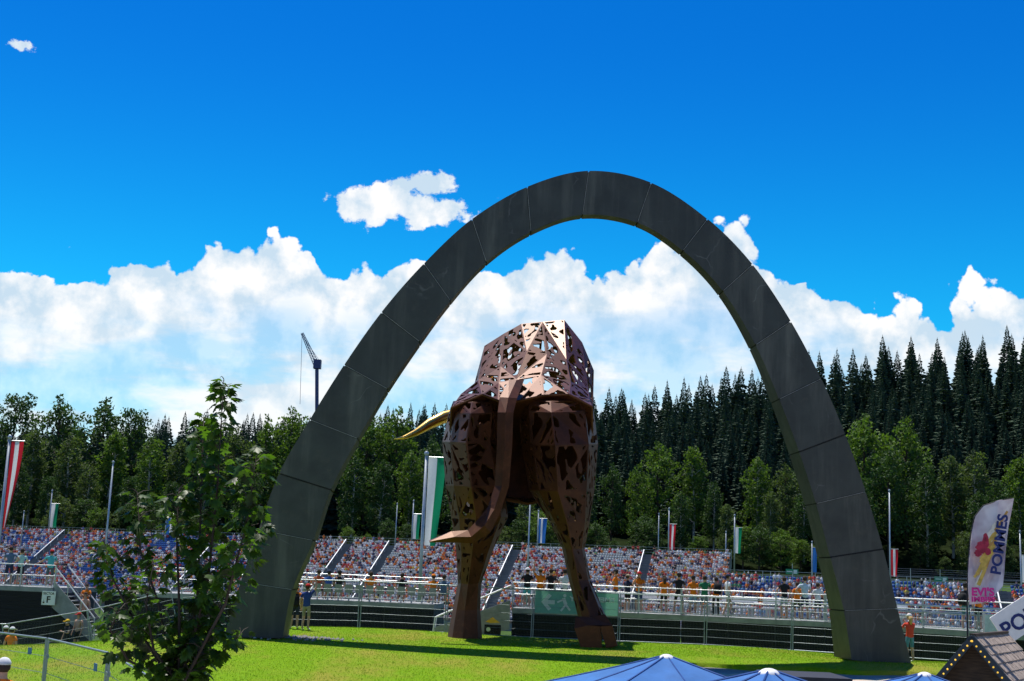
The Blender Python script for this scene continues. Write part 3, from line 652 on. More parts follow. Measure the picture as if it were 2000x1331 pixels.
# ------------------------------------------------------------------ grandstands and crowd
grey = mat('stand_concrete', (.20, .21, .22), .9, var=.12, scale=2); white_rail = mat('white_rail', (.75, .76, .76), .45, var=.06)
seat_w = mat('seat_grey', (.44, .47, .49), .5, var=.05); seat_b = mat('seat_blue', (.025, .11, .36), .5, var=.08)
galv = mat('galvanised_steel', (.42, .46, .47), .45, metal=.6, var=.12, scale=5); dark_mesh = mat('dark_mesh', (.07, .09, .09), .8)
crowd_m = mat('crowd_cloth', (.5, .5, .5), .85, attr='Col', var=.06, spec=.2)
def sitter():                                    # low figure, facing -y, seat height .42; zones: 0 shirt 1 skin 2 trousers 3 cap/hair
    V_ = []; F_ = []; Z = []
    def loft(rows, n, zs, sq=1.0):
        b0 = len(V_)
        for (c_, rx, ry) in rows:
            for k in range(n):
                a = 6.283 * (k + .5) / n; V_.append((c_[0] + rx * math.cos(a), c_[1] + ry * math.sin(a), c_[2]))
        for i in range(len(rows) - 1):
            for k in range(n):
                F_.append((b0 + i * n + k, b0 + i * n + (k + 1) % n, b0 + (i + 1) * n + (k + 1) % n, b0 + (i + 1) * n + k))
        for i in range(len(rows)): Z.extend([zs[i]] * n)
    loft([((0, 0, .38), .17, .13), ((0, 0, .58), .16, .12), ((0, -.01, .88), .22, .12), ((0, 0, .95), .12, .08), ((0, 0, .96), .055, .06), ((0, -.01, 1.03), .06, .07), ((0, -.02, 1.08), .085, .10), ((0, -.015, 1.17), .095, .11), ((0, -.01, 1.235), .05, .06)], 6, [2, 0, 0, 0, 1, 1, 1, 3, 3])
    for s in (-1, 1):
        loft([((s * .22, 0, .88), .055, .06), ((s * .26, -.04, .64), .045, .05), ((s * .25, -.06, .62), .042, .045), ((s * .12, -.30, .56), .035, .035)], 4, [0, 0, 1, 1])
        loft([((s * .09, -.02, .46), .08, .08), ((s * .12, -.40, .47), .07, .075), ((s * .12, -.44, .40), .055, .06), ((s * .12, -.42, .06), .04, .05)], 4, [2, 2, 1, 1])
    return np.array(V_), np.array(F_), np.array(Z)
SV, SF, SZ = sitter()
SHIRTS = np.array([(.82, .82, .82), (.58, .06, .06), (.045, .06, .13), (.80, .20, .03), (.20, .36, .52), (.025, .025, .03), (.62, .60, .55), (.62, .35, .40), (.10, .30, .14), (.70, .55, .08), (.30, .32, .36)])
SP_ = np.array([.30, .15, .11, .14, .05, .11, .05, .03, .02, .02, .02]); SP_ = SP_ / SP_.sum()
SKIN = np.array([(.60, .36, .26), (.66, .42, .32), (.46, .26, .18)]); TROU = np.array([(.05, .06, .10), (.03, .03, .03), (.25, .22, .17), (.16, .24, .36), (.5, .5, .5)])
def crowd_mesh(name, pos, yaw):
    n = len(pos); ca, sa = math.cos(yaw), math.sin(yaw); j = RNG.normal(0, .22, n) + yaw; k = RNG.uniform(.92, 1.1, n)
    v = np.repeat(SV[None], n, 0) * k[:, None, None]
    w = RNG.uniform(.95, 1.25, n); v[:, :, 0] *= w[:, None]
    x = v[:, :, 0] * np.cos(j)[:, None] - v[:, :, 1] * np.sin(j)[:, None]; y = v[:, :, 0] * np.sin(j)[:, None] + v[:, :, 1] * np.cos(j)[:, None]
    W = np.stack([x + pos[:, 0:1], y + pos[:, 1:2], v[:, :, 2] + pos[:, 2:3]], 2)
    sh = SHIRTS[RNG.choice(len(SHIRTS), n, p=SP_)]; sk = SKIN[RNG.choice(3, n)]; tr = TROU[RNG.choice(5, n)]; cp = np.where(RNG.random((n, 1)) < .5, SHIRTS[RNG.choice(len(SHIRTS), n, p=SP_)], np.array([[.05, .035, .025]]))
    cols = np.stack([sh, sk, tr, cp], 1)[:, SZ]
    F_ = (SF[None] + (np.arange(n) * len(SV))[:, None, None]).reshape(-1, 4)
    return np_mesh(name, W.reshape(-1, 3), F_, [crowd_m], col=cols.reshape(-1, 3))
SEATV = []; b_ = MB(); b_.obox((0, 0, .42), (.21, 0, 0), (0, .2, 0), (0, 0, .025)); b_.obox((0, .2, .62), (.21, 0, 0), (0, .03, .0), (0, -.02, .2)); b_.obox((0, .1, .2), (.03, 0, 0), (0, .03, 0), (0, 0, .2))
SEV, SEF = np.array([tuple(v) for v in b_.v]), np.array(b_.f)
def stamp(name, V0, F0, pos, yaw, m):
    n = len(pos); ca, sa = math.cos(yaw), math.sin(yaw)
    x = V0[:, 0] * ca - V0[:, 1] * sa; y = V0[:, 0] * sa + V0[:, 1] * ca
    W = np.stack([x[None] + pos[:, 0:1], y[None] + pos[:, 1:2], np.repeat(V0[None, :, 2], n, 0) + pos[:, 2:3]], 2)
    return np_mesh(name, W.reshape(-1, 3), (F0[None] + (np.arange(n) * len(V0))[:, None, None]).reshape(-1, 4), [m])
SOLO = []
def grandstand(label, crowd_label, origin, yaw, length, rows, ztop, seatm, aisles, occ, dens_fn, solo_n):
    # origin: right end of the back row; rows step down towards the camera
    A = Vector((math.cos(yaw), math.sin(yaw), 0)); Bk = Vector((-math.sin(yaw), math.cos(yaw), 0))
    st_ = thing('grandstand', label, 'grandstand', Vector((origin[0], origin[1], 0)) - A * length / 2)
    deck = MB(); seats = []; ppl = []
    for r in range(rows):
        z = ztop - r * .46; zb = -5.2; c_ = Vector((origin[0], origin[1], 0)) - A * length / 2 - Bk * (r * .8)
        deck.obox(c_ + Vector((0, 0, (z + zb) / 2)), A * length / 2, Bk * .4, (0, 0, (z - zb) / 2))
        s = .4
        while s < length - .4:
            if all(abs(s - a) > 1.0 for a in aisles):
                p = Vector((origin[0], origin[1], 0)) - A * s - Bk * (r * .8 - .05); q = (p.x, p.y, z + .02); seats.append(q)
                if random.random() < occ * dens_fn(s, r): ppl.append(q)
            s += .52
    deck.build('tier_deck', grey, st_)
    off = Vector(st_['_o']); sp = np.array(seats) - np.array(off)
    tag(link('seat_rows', stamp('seat_rows', SEV, SEF, sp, yaw, seatm), st_), kind='stuff')
    back = MB(); c_ = Vector((origin[0], origin[1], ztop)) + Bk * .5
    for k in range(int(length / 3) + 1): back.bar(c_ - A * (k * 3) - Vector((0, 0, 2)), c_ - A * (k * 3) + Vector((0, 0, 1.5)), .07)
    for h in (.5, 1.0, 1.5): back.bar(c_ + Vector((0, 0, h)), c_ - A * length + Vector((0, 0, h)), .05)
    back.build('back_railing', galv, st_)
    bp_ = MB(); bp_.obox(c_ - A * length / 2 + Vector((0, 0, -1.0)), A * length / 2, Bk * .05, (0, 0, 1.0)); bp_.build('back_panel', dark_mesh, st_)
    for a in aisles:
        h = MB(); p0 = Vector((origin[0], origin[1], ztop + .95)) - A * (a + .75); p1 = p0 - Bk * ((rows - 1) * .8) - Vector((0, 0, (rows - 1) * .46))
        for f0, f1 in ((0, .44), (.5, .97)): h.bar(p0.lerp(p1, f0), p0.lerp(p1, f1), .16, .16)
        for k in range(0, rows, 3): q = p0.lerp(p1, k / (rows - 1)); h.bar(q - Vector((0, 0, .95)), q, .06)
        h.build('handrail', white_rail, st_)
        sb = MB()
        for r in range(rows * 2): q = Vector((origin[0], origin[1], ztop - r * .23)) - A * a - Bk * (r * .4 - .2); sb.obox(q + Vector((0, 0, .03)), A * .62, Bk * .2, (0, 0, .025))
        sb.build('stair', dark_mesh, st_)
    ppl = np.array(ppl); d = np.hypot(ppl[:, 0], ppl[:, 1])
    # those in the nearest rows that show above the terrace are figures of their own
    vis = np.where(ppl[:, 2] > 3.2)[0]; near = vis[np.argsort(d[vis])[:solo_n]]
    mask = np.ones(len(ppl), bool); mask[near] = False
    for q in ppl[near]: SOLO.append((q, yaw))
    tag(link('crowd', crowd_mesh('crowd', ppl[mask], yaw)), crowd_label, 'crowd', kind='stuff')
    return st_
YAW = -R(13.7)
def dn(s, r):
    v = noise.noise(Vector((s * .13, r * .25, 3.3))); return 1.0 + 1.3 * v
tr_top = P(1428, 1096, 262)
ST1 = grandstand('long grandstand with pale grey seats below the wooded hill', 'crowd of seated spectators in the pale grey grandstand', (tr_top.x, 262), YAW, 93, 31, 10.1, seat_w, (16.3, 43, 69.3, 78.7), .74, dn, 150)
A_ = Vector((math.cos(YAW), math.sin(YAW), 0)); e = Vector((tr_top.x, 262, 0)) - A_ * 93.4
grandstand('grandstand with blue seats left of the arch below the wooded hill', 'crowd of seated spectators in the blue grandstand', (e.x, e.y), YAW, 84, 31, 10.1, seat_b, (14, 51), .66, dn, 90)
p_ = P(2100, 1172, 176)
grandstand('low grandstand with blue seats beyond the food hut', 'crowd of seated spectators in the low blue grandstand', (p_.x, 176), YAW, 46, 19, 5.35, seat_b, (9.0, 24), .72, dn, 60)
# single spectators, shared figure with a few colours
zone_m = [mat('shirt_cloth', (.5, .5, .5), .85, objcol=True, var=.06), mat('skin', (.50, .29, .20), .6, var=.06), mat('dark_trousers', (.05, .06, .09), .85), mat('hair', (.05, .035, .025), .8)]
sm_ = np_mesh('seated_spectator', SV, SF, zone_m, mi=[int(np.bincount(SZ[f], minlength=4).argmax()) for f in SF])
CN = [('white', (.72, .73, .74)), ('red', (.55, .06, .07)), ('navy', (.05, .07, .16)), ('orange', (.75, .21, .03)), ('light blue', (.16, .35, .55)), ('black', (.03, .03, .035))]
for q, yw in SOLO:
    nm, cc = random.choices(CN, (.3, .15, .18, .17, .08, .12))[0]
    o = link('person', sm_); o.location = q; o.rotation_euler[2] = yw + random.gauss(0, .2); o.color = (*cc, 1); o.scale = (random.uniform(.95, 1.2), 1, random.uniform(.95, 1.08))
    st_n = 'the low blue stand' if q[1] < 200 else 'a row of the far grandstand'
    tag(o, f'spectator in {"an" if nm[0] == "o" else "a"} {nm} top sitting in {st_n}', 'person', f'spectators in {nm} in {st_n}')
# ------------------------------------------------------------------ terraces in front of the track
board = mat('black_board', (.010, .011, .017), .6, spec=.2, var=.3, scale=3, stretch=(1, 1, 6)); slit = mat('wall_backing', (.05, .055, .065), .9)
conc = mat('terrace_concrete', (.30, .31, .31), .9, var=.15, scale=3); rail_m = mat('steel_rail', (.50, .53, .54), .38, metal=.5, var=.1)
DZ = 3.25
def terrace(label, line, zb, depth, front_rail, back_rail, rails=(1.14, .88, .62)):
    t_ = thing('viewing_terrace', label, 'terrace', (line[0][0], line[0][1], zb))
    for (a, b_) in zip(line, line[1:]):
        a, b_ = Vector((*a, 0)), Vector((*b_, 0)); d = (b_ - a); Ln = d.length; d.normalize(); nn = Vector((-d.y, d.x, 0))
        MB().obox((a + b_) / 2 + nn * depth / 2 + Vector((0, 0, DZ - .11)), d * Ln / 2, nn * (depth / 2 + .06), (0, 0, .11)).build('deck', conc, t_)
        MB().obox((a + b_) / 2 + nn * (depth / 2 + .05) + Vector((0, 0, (zb + DZ - .22) / 2)), d * (Ln / 2 - .01), nn * (depth / 2 - .02), (0, 0, (DZ - .22 - zb) / 2)).build('substructure', slit, t_)
        nseg = max(1, round(Ln / 2.5)); w = Ln / nseg; z = DZ - .26; row = 0
        while z > zb + .1:
            for k in range(nseg):
                c_ = a + d * (w * (k + .5)) + Vector((0, 0, z - .105)) + nn * random.uniform(.005, .02)
                MB().obox(c_, d * (w / 2 - random.uniform(.012, .05)), nn * .018, (0, 0, .098 + random.uniform(-.006, .004))).build('plank', board, t_)
            z -= .225; row += 1
        for on, off in ((front_rail, .08), (back_rail, depth - .1)):
            if not on: continue
            r_ = MB()
            for h in rails: r_.tube([a + nn * off + Vector((0, 0, DZ + h)), b_ + nn * off + Vector((0, 0, DZ + h))], .021, 6)
            r_.build('rail', rail_m, t_)
            np_ = max(1, round(Ln / 2.05))
            for k in range(np_ + 1):
                p = a + d * (Ln * k / np_) + nn * (off + .03); MB().bar(p + Vector((0, 0, DZ)), p + Vector((0, 0, DZ + rails[0] + .03)), .06).build('post', galv, t_)
            bl = MB(); s = .1
            while s < Ln: p = a + d * s + nn * (off - .02); bl.bar(p + Vector((0, 0, DZ + .05)), p + Vector((0, 0, DZ + rails[-1])), .014); s += .115
            bl.obox((a + b_) / 2 + nn * (off - .02) + Vector((0, 0, DZ + .06)), d * Ln / 2, nn * .012, (0, 0, .02))
            tag(bl.build('baluster', galv, t_), kind='stuff')
    return t_
XL0, XL1 = XD(-40, 65, DZ), XD(104, 65, DZ)
terrace('dark boarded terrace platform carrying the sector sign', [(XL0, 65.6), (XL1, 65)], .0, 4.5, True, False, (1.05, .55))
terrace('dark boarded terrace between the maple and the steel stairs', [(XD(205, 64, DZ), 64), (XD(560, 62.5, DZ), 62.5), (XD(848, 62, DZ), 62)], .6, 4.0, False, True, (1.16, .96, .62))
TR = [(XD(1000, 61.5, DZ), 61.5), (XD(1330, 60.6, DZ), 60.6), (XD(1610, 58.6, DZ), 58.6), (XD(1800, 55, DZ - .1), 55), (XD(2080, 50, DZ), 50)]
terrace('dark boarded terrace behind the statue with people at its rails', TR, 1.2, 4.2, True, True)
# grey seats along the edge of the middle terrace
seat_t = mat('terrace_seat', (.24, .26, .27), .5, var=.06)
for k in range(13):
    x = XD(598 + k * 20.5, 62.6, DZ); s_ = thing('stadium_seat', 'grey plastic seat in the row on the middle terrace', 'seat', (x, 62.7, DZ), 'grey seats on the middle terrace')
    MB().box(x - .2, x + .2, 62.6, 63.0, DZ + .36, DZ + .41).build('seat', seat_t, s_); MB().obox((x, 62.56, DZ + .56), (.17, 0, 0), (0, .02, 0), (0, -.03, .17)).build('backrest', seat_t, s_); MB().box(x - .03, x + .03, 62.7, 62.8, DZ, DZ + .37).build('leg', galv, s_)
# white benches on the right terrace
def along(line, s):
    for a, b_ in zip(line, line[1:]):
        a, b_ = Vector((*a, 0)), Vector((*b_, 0)); l = (b_ - a).length; d = (b_ - a) / l
        if s <= l: return a + d * s, d, Vector((-d.y, d.x, 0))
        s -= l
    return b_, d, Vector((-d.y, d.x, 0))
for k in range(6):
    for r_ in (0, 1):
        p, d, nn = along(TR, 1.6 + k * 2.6); c_ = p + nn * (2.1 + r_ * 1.2)
        bn = thing('bench', 'white slatted bench on the deck behind the statue', 'bench', (c_.x, c_.y, DZ), 'white benches on the right terrace')
        MB().obox(c_ + Vector((0, 0, DZ + .44)), d * 1.1, nn * .2, (0, 0, .025)).build('seat', white_rail, bn)
        MB().obox(c_ + nn * .2 + Vector((0, 0, DZ + .75)), d * 1.1, nn * .02, (0, 0, .1)).build('backrest', white_rail, bn)
        for s in (-.9, .9): MB().obox(c_ + d * s + Vector((0, 0, DZ + .21)), d * .03, nn * .18, (0, 0, .21)).build('leg', galv, bn)
# stairs
def stairs(label, x0, x1, z0, z1, y0, y1, n=9):
    s_ = thing('steel_stairs', label, 'stairs', (min(x0, x1), y0, z0))
    for k in range(n):
        xa, xb = x0 + (x1 - x0) * k / n, x0 + (x1 - x0) * (k + 1) / n; z = z0 + (z1 - z0) * (k + 1) / n
        MB().box(min(xa, xb) - .02, max(xa, xb), y0 + .06, y1 - .06, z - .05, z - .002).build('step', galv, s_)
    for y in (y0, y1):
        a, b_ = Vector((x0, y, z0)), Vector((x1, y, z1)); up = Vector((0, 0, 1))
        sp = MB(); vs = [a - up * .15, a + up * .55, b_ + up * .35, b_ - up * .9 if z1 - z0 > .9 else b_ - up * .4]
        th = Vector((0, .02, 0)); sp.add([v - th for v in vs] + [v + th for v in vs], [(0, 1, 2, 3), (7, 6, 5, 4), (0, 4, 5, 1), (1, 5, 6, 2), (2, 6, 7, 3), (3, 7, 4, 0)]); sp.build('stringer', conc, s_)
        MB().tube([a + up * .1 + (a - b_).normalized() * .1, a + up * 1.0, b_ + up * 1.0], .032, 6).build('handrail', white_rail, s_)
        for f in (.33, .66): q = a.lerp(b_, f); MB().bar(q, q + up * 1.0, .035).build('post', galv, s_)
    return s_
stairs('steel stairs with white handrails climbing to the deck beside the statue leg', XD(850, 60.2, 2.3), XD(996, 60.2, 3.2), 1.75, DZ, 59.6, 61.2)
stairs('stairs running down from the platform with the sector sign', XD(188, 65.5, 1.5), XD(108, 65.5, 3), .9, DZ, 65.1, 67.2, 12)
# sector sign
sg = thing('sector_sign', 'white square sign reading SECTOR F on the dark boards', 'sign', P(95, 1182, 64.9)); q = P(95, 1168, 64.93); ink = mat('black_ink', (.02, .02, .025), .7); wht = mat('white_panel', (.78, .78, .76), .6, var=.04)
MB().box(q.x - .32, q.x + .32, q.y - .015, q.y + .015, q.z - .34, q.z + .32).build('panel', wht, sg)
letters('lettering', 'SECTOR', .15, (q.x - .27, q.y - .02, q.z + .15), (1, 0, 0), (0, 0, 1), ink, sg, .004, fitw=.54)
letters('lettering', 'F', .42, (q.x - .10, q.y - .02, q.z - .22), (1, 0, 0), (0, 0, 1), ink, sg, .012)
MB().tube([(q.x - .22, q.y - .018, q.z - .22), (q.x - .22, q.y - .022, q.z - .22)], .045, 10).build('symbol', ink, sg)
MB().tube([(q.x - .22, q.y - .018, q.z - .12), (q.x - .22, q.y - .022, q.z - .12)], .02, 8).build('symbol', ink, sg)

# ------------------------------------------------------------------ wire fence panels
fence_m = mat('fence_tube', (.27, .32, .34), .45, metal=.5, var=.12, scale=4)
def fence_proto(name, label, group, w):
    o = thing(name, label, 'fence', (0, 0, 0), group)
    f = MB(); f.tube([(0.02, 0, 0), (0.02, 0, 2.0)], .021, 6).tube([(w - .02, 0, 0), (w - .02, 0, 2.0)], .021, 6).tube([(0, 0, 2.0), (w, 0, 2.0)], .021, 6).tube([(0, 0, .12), (w, 0, .12)], .019, 6); f.build('frame', fence_m, o)
    g_ = MB(); k = .06
    while k < w: g_.tube([(k, .0, .12), (k, .0, 2.0)], .0012, 3, cap=False); k += .06
    for h in (.42, .72, 1.02, 1.34, 1.66): g_.tube([(0, .006, h), (w, .006, h)], .0055, 4, cap=False)
    tag(g_.build('wire_mesh', fence_m, o), kind='stuff')
    MB().box(-.12, .16, -.3, .3, -.1, .12).build('foot', conc, o)
    MB().box(-.05, .05, -.03, .03, 1.62, 1.70).build('clamp', fence_m, o)
    return o
fp = fence_proto('wire_fence', 'wire mesh fence panel in the row behind the lawn', 'fence panels behind the lawn', 3.46); used = [False]
def put_fence(proto, a, b_, za, zb, flag):
    o = proto if not flag[0] else copy_tree(proto); flag[0] = True
    d = Vector((b_[0] - a[0], b_[1] - a[1], 0)); o.location = (a[0], a[1], za); o.rotation_euler = (0, -math.atan2(zb - za, d.length), math.atan2(d.y, d.x)); o.scale = (d.length / 3.5, 1, 1); return o
line = [(-5.7 + 3.5 * k, 55.0) for k in range(-5, 6)] + [(15.2, 53.6), (18.4, 52.2), (21.6, 50.8)]
for a, b_ in zip(line, line[1:]): put_fence(fp, a, b_, lawn_z(*a) - .02, lawn_z(*b_) - .02, used)
fp2 = fence_proto('wire_fence', 'wire mesh fence panel in the row beside the young maple', 'fence panels beside the young maple', 3.46); used2 = [False]
FL = [P(-60, 1229, 31), P(95, 1248, 27), P(213, 1276, 23), P(330, 1345, 19)]
blue_tag = mat('blue_tag', (.03, .16, .40), .5)
for i, (a, b_) in enumerate(zip(FL, FL[1:])):
    put_fence(fp2, (a.x, a.y), (b_.x, b_.y), a.z - 2.0, b_.z - 2.0, used2)
    if i < 2:
        m_ = a.lerp(b_, .85 if i else .82); m_.z -= .28; d = (b_ - a).normalized(); tg = MB(); tg.obox(m_ - Vector((d.y, -d.x, 0)) * -.03, d * .10, Vector((-d.y, d.x, 0)) * .006, (0, 0, .065)); tag(tg.build('fence_tag', blue_tag), 'small blue plate wired to the fence beside the maple', 'plate', 'blue plates on the near fence')
# banner seen from behind
bn_m = mat('green_banner', (.20, .47, .33), .8, var=.06, transl=.35); bn_l = mat('banner_print', (.80, .86, .82), .8, var=.03, transl=.3)
bx0, bx1, by_ = 1.36, 4.74, 55.05; zb0, zb1 = lawn_z(3, 55) + 1.08, lawn_z(3, 55) + 1.97
bn = thing('exit_banner', 'green emergency exit banner read from behind on the fence', 'banner', (bx0, by_, zb0))
g_ = MB(); nx_ = 24
for i in range(nx_ + 1):
    for z in (zb0, zb1): g_.v.append(Vector((bx0 + (bx1 - bx0) * i / nx_, by_ + .015 * math.sin(i * 1.1), z)))
for i in range(nx_): g_.f.append((2 * i, 2 * i + 2, 2 * i + 3, 2 * i + 1)); g_.m.append(0)
g_.build('cloth', bn_m, bn)
letters('lettering', 'EMERGENCY', .26, (bx1 - 2.0, by_ - .03, zb1 - .36), (1, 0, 0), (0, 0, 1), bn_l, bn, .010, mirror=True, fitw=1.85)
letters('lettering', 'EXIT', .26, (bx1 - 1.5, by_ - .03, zb0 + .10), (1, 0, 0), (0, 0, 1), bn_l, bn, .006, mirror=True, fitw=.8)
ar = MB(); ax_, az_ = bx0 + .25, (zb0 + zb1) / 2
ar.add([(ax_, by_ - .03, az_), (ax_ + .30, by_ - .03, az_ + .34), (ax_ + .42, by_ - .03, az_ + .26), (ax_ + .26, by_ - .03, az_ + .08), (ax_ + .55, by_ - .03, az_ + .08), (ax_ + .55, by_ - .03, az_ - .08), (ax_ + .26, by_ - .03, az_ - .08), (ax_ + .42, by_ - .03, az_ - .26), (ax_ + .30, by_ - .03, az_ - .34)], [(0, 8, 7, 6, 3, 2, 1), (3, 6, 5, 4)]); ar.build('arrow', bn_l, bn)
mn = MB(); mx_ = bx0 + 1.15
mn.ball((mx_ + .05, by_ - .03, az_ + .28), .07, .004, .07, 8, 4); mn.bar((mx_, by_ - .03, az_ + .18), (mx_ + .1, by_ - .03, az_ - .08), .012, .14); mn.bar((mx_ + .1, by_ - .03, az_ - .08), (mx_ - .1, by_ - .03, az_ - .34), .012, .08); mn.bar((mx_ + .1, by_ - .03, az_ - .08), (mx_ + .28, by_ - .03, az_ - .3), .012, .08); mn.bar((mx_ - .05, by_ - .03, az_ + .1), (mx_ - .25, by_ - .03, az_ - .0), .012, .07); mn.build('running_figure', bn_l, bn)
# yellow folded sheet and a low dark notice at the foot of the stairs
yl = mat('yellow_sheet', (.75, .52, .08), .7, transl=.2); q = P(962, 1213, 58); y_ = MB(); y_.add([q + Vector((-.3, 0, -.05)), q + Vector((0, -.1, .16)), q + Vector((.32, 0, -.07)), q + Vector((.05, .25, .02)), q + Vector((-.1, .05, -.10))], [(0, 1, 4), (1, 2, 4), (1, 3, 2), (0, 3, 1)])
tag(y_.build('folded_sheet', yl), 'small yellow folded sheet by the stairs next to the statue', 'sheet')
q = P(962, 1230, 57.5); nt_ = thing('notice_board', 'low dark notice board with pale round mark by the fence', 'notice', q - Vector((0, 0, .3))); MB().box(q.x - .35, q.x + .35, q.y - .02, q.y + .02, q.z - .3, q.z + .2).build('board', board, nt_); MB().tube([(q.x - .18, q.y - .021, q.z), (q.x - .18, q.y - .026, q.z)], .09, 12).build('mark', bn_l, nt_)

# ------------------------------------------------------------------ flags
red = mat('flag_red', (.62, .02, .035), .8, var=.06, transl=.4); fw = mat('flag_white', (.80, .80, .80), .8, var=.04, transl=.4); fg = mat('flag_green', (.01, .26, .12), .8, var=.06, transl=.4); fb = mat('flag_blue', (.03, .16, .50), .8, var=.1, transl=.35)
pole_m = mat('flag_pole', (.46, .50, .52), .4, metal=.5, var=.08)
def flagpole(label, d, pxt, pyt, z0, rad, flag=None, cat='flagpole', group=None):
    top = P(pxt, pyt, d); o = thing('flagpole', label, cat, (top.x, d, z0), group)
    MB().tube([(top.x, d, z0), (top.x, d, top.z)], [rad, rad * .7], 8).build('pole', pole_m, o, True)
    MB().ball((top.x, d, top.z + rad), rad * 1.3, rad * 1.3, rad * 1.3, 8, 4).build('finial', pole_m, o)
    if flag:
        y0, y1, wpx, cols, drift = flag; k = d / FPX; zt = P(pxt, y0, d).z; zb_ = P(pxt, y1, d).z; w = wpx * k; nc = len(cols); NX, NZ = nc * 4, 14
        b_ = MB(); vs = []
        for j in range(NZ + 1):
            f = j / NZ
            for i in range(NX + 1):
                u_ = i / NX; vs.append((top.x + rad + .02 + u_ * w * (1 - .12 * f * math.sin(f * 3)) - drift * w * f * f * (u_), d + .10 * w * math.sin(u_ * 5 + f * 4 + d) * (.3 + u_), zt + (zb_ - zt) * f + .02 * w * math.sin(u_ * 7)))
        fs = [(j * (NX + 1) + i, j * (NX + 1) + i + 1, (j + 1) * (NX + 1) + i + 1, (j + 1) * (NX + 1) + i) for j in range(NZ) for i in range(NX)]
        b_.add(vs, fs); b_.m = [i * nc // NX for j in range(NZ) for i in range(NX)]
        b_.build('flag', cols, o, True)
        MB().tube([(top.x, d, zt + .03), (top.x + w * 1.15 + rad, d, zt + .03)], rad * .35, 5).build('crossbar', pole_m, o)
    return o
AU, WG = [red, fw, red], [fw, fg]
flagpole('flagpole with a long red white red banner beside the blue stand', 78, 19, 858, 0, .11, (862, 1032, 23, AU, .75))
flagpole('tall flagpole with a big white and green banner beside the statue', 76, 833, 890, .5, .11, (894, 1066, 34, WG, .35))
flagpole('far flagpole with a small white and green banner behind the blue seats', 300, 102, 960, 8, .16, (984, 1031, 14, WG, .1))
flagpole('far flagpole with a white and green banner next to the big banner', 282, 808, 980, 8, .16, (1004, 1053, 13, WG, .1))
flagpole('far flagpole with a blue and white banner between the statue legs', 276, 1052, 1000, 8, .16, (1013, 1061, 15, [fb, fw, fb, fb], .1))
flagpole('far flagpole with a red white red banner above the grey seats', 272, 1307, 995, 8, .16, (1024, 1074, 12, AU, .1))
flagpole('far flagpole with a white and green banner at the end of the grey seats', 264, 1435, 1008, 6, .16, (1031, 1081, 12, WG, .1))
flagpole('flagpole with a red white red banner behind the right foot of the arch', 200, 1737, 960, 0, .14, (1073, 1126, 13, AU, .1))
flagpole('far flagpole with a blue banner beyond the terrace', 230, 1586, 1060, 2, .12, (1070, 1118, 8, [fb, fb], .1))
flagpole('far flagpole with a blue and white banner behind the young maple', 290, 327, 990, 8, .15, (1004, 1045, 14, [fb, fw], .1))
flagpole('flagpole with a white banner at the right edge of the low stand', 190, 1992, 1040, 0, .13, (1085, 1138, 14, [fw, fw], .1))
for d, px, py in ((120, 221, 905), (290, 776, 985), (150, 1036, 965), (284, 1287, 1005), (270, 1418, 1040), (285, 47, 1000)):
    flagpole('bare grey flagpole without a flag in front of the wood', d, px, py, 0 if d < 200 else 7, .1 if d < 200 else .13, None, 'flagpole', 'bare flagpoles')

# far fence with green signs
ff = thing('track_fence', 'tall thin wire fence on the bank beyond the terrace', 'fence', (XD(1440, 228, 6), 228, 5))
m_ = MB(); x0, x1 = XD(1432, 228, 7), XD(2050, 228, 7); x = x0
while x < x1: MB().bar((x, 228, base_z(x, 228) - .3), (x, 228, base_z(x, 228) + 3.2), .09).build('post', galv, ff); x += 5
for k in range(9): m_.tube([(x0, 228, base_z(x0, 228) + .3 + .35 * k), ((x0 + x1) / 2, 228, base_z((x0 + x1) / 2, 228) + .3 + .35 * k), (x1, 228, base_z(x1, 228) + .3 + .35 * k)], .012, 3, cap=False)
m_.build('wire', galv, ff)
sgn = mat('exit_sign_green', (.02, .28, .14), .6)
for (px, py, w, h) in ((1446, 1125, 24, 11), (1547, 1117, 24, 10), (1838, 1132, 26, 10)):
    q = P(px, py, 227.7); k = 227.7 / FPX; o = thing('exit_sign', 'green exit sign with white square on the far track fence', 'sign', q, 'green signs on the far fence')
    MB().box(q.x - w / 2 * k, q.x + w / 2 * k, q.y - .02, q.y + .02, q.z - h / 2 * k, q.z + h / 2 * k).build('panel', sgn, o)
    MB().box(q.x + w * .12 * k, q.x + w * .40 * k, q.y - .05, q.y - .021, q.z - h * .36 * k, q.z + h * .36 * k).build('pictogram', wht, o)
    MB().box(q.x - w * .42 * k, q.x + w * .02 * k, q.y - .05, q.y - .021, q.z - h * .05 * k, q.z + h * .12 * k).build('text_line', wht, o)
# crane
cr_m = mat('crane_blue', (.025, .05, .16), .5, var=.1); D = 470
cr = thing('crane', 'blue lattice boom crane standing beyond the wood', 'crane', P(627, 900, D))
m0 = P(627, 900, D); m1 = P(619, 722, D); m0.x = P(627, 775, D).x; MB().bar(m0, m1, 1.15).build('mast', cr_m, cr)
j0, j1 = P(619, 715, D), P(590, 651, D); lt = MB(); ax_ = (j1 - j0).normalized(); sd_ = ax_.cross(Vector((0, 1, 0))).normalized()
NL = 12
for k in range(NL):
    f0, f1 = k / NL, (k + 1) / NL; w0, w1 = 1.0 * (1 - .6 * f0), 1.0 * (1 - .6 * f1); p, q = j0.lerp(j1, f0), j0.lerp(j1, f1)
    for s in (-1, 1): lt.bar(p + sd_ * w0 * s, q + sd_ * w1 * s, .22); lt.bar(p + Vector((0, w0 * s, 0)), q + Vector((0, w1 * s, 0)), .2)
    lt.bar(p + sd_ * w0, q - sd_ * w1, .14); lt.bar(p - sd_ * w0, q + sd_ * w1, .14)
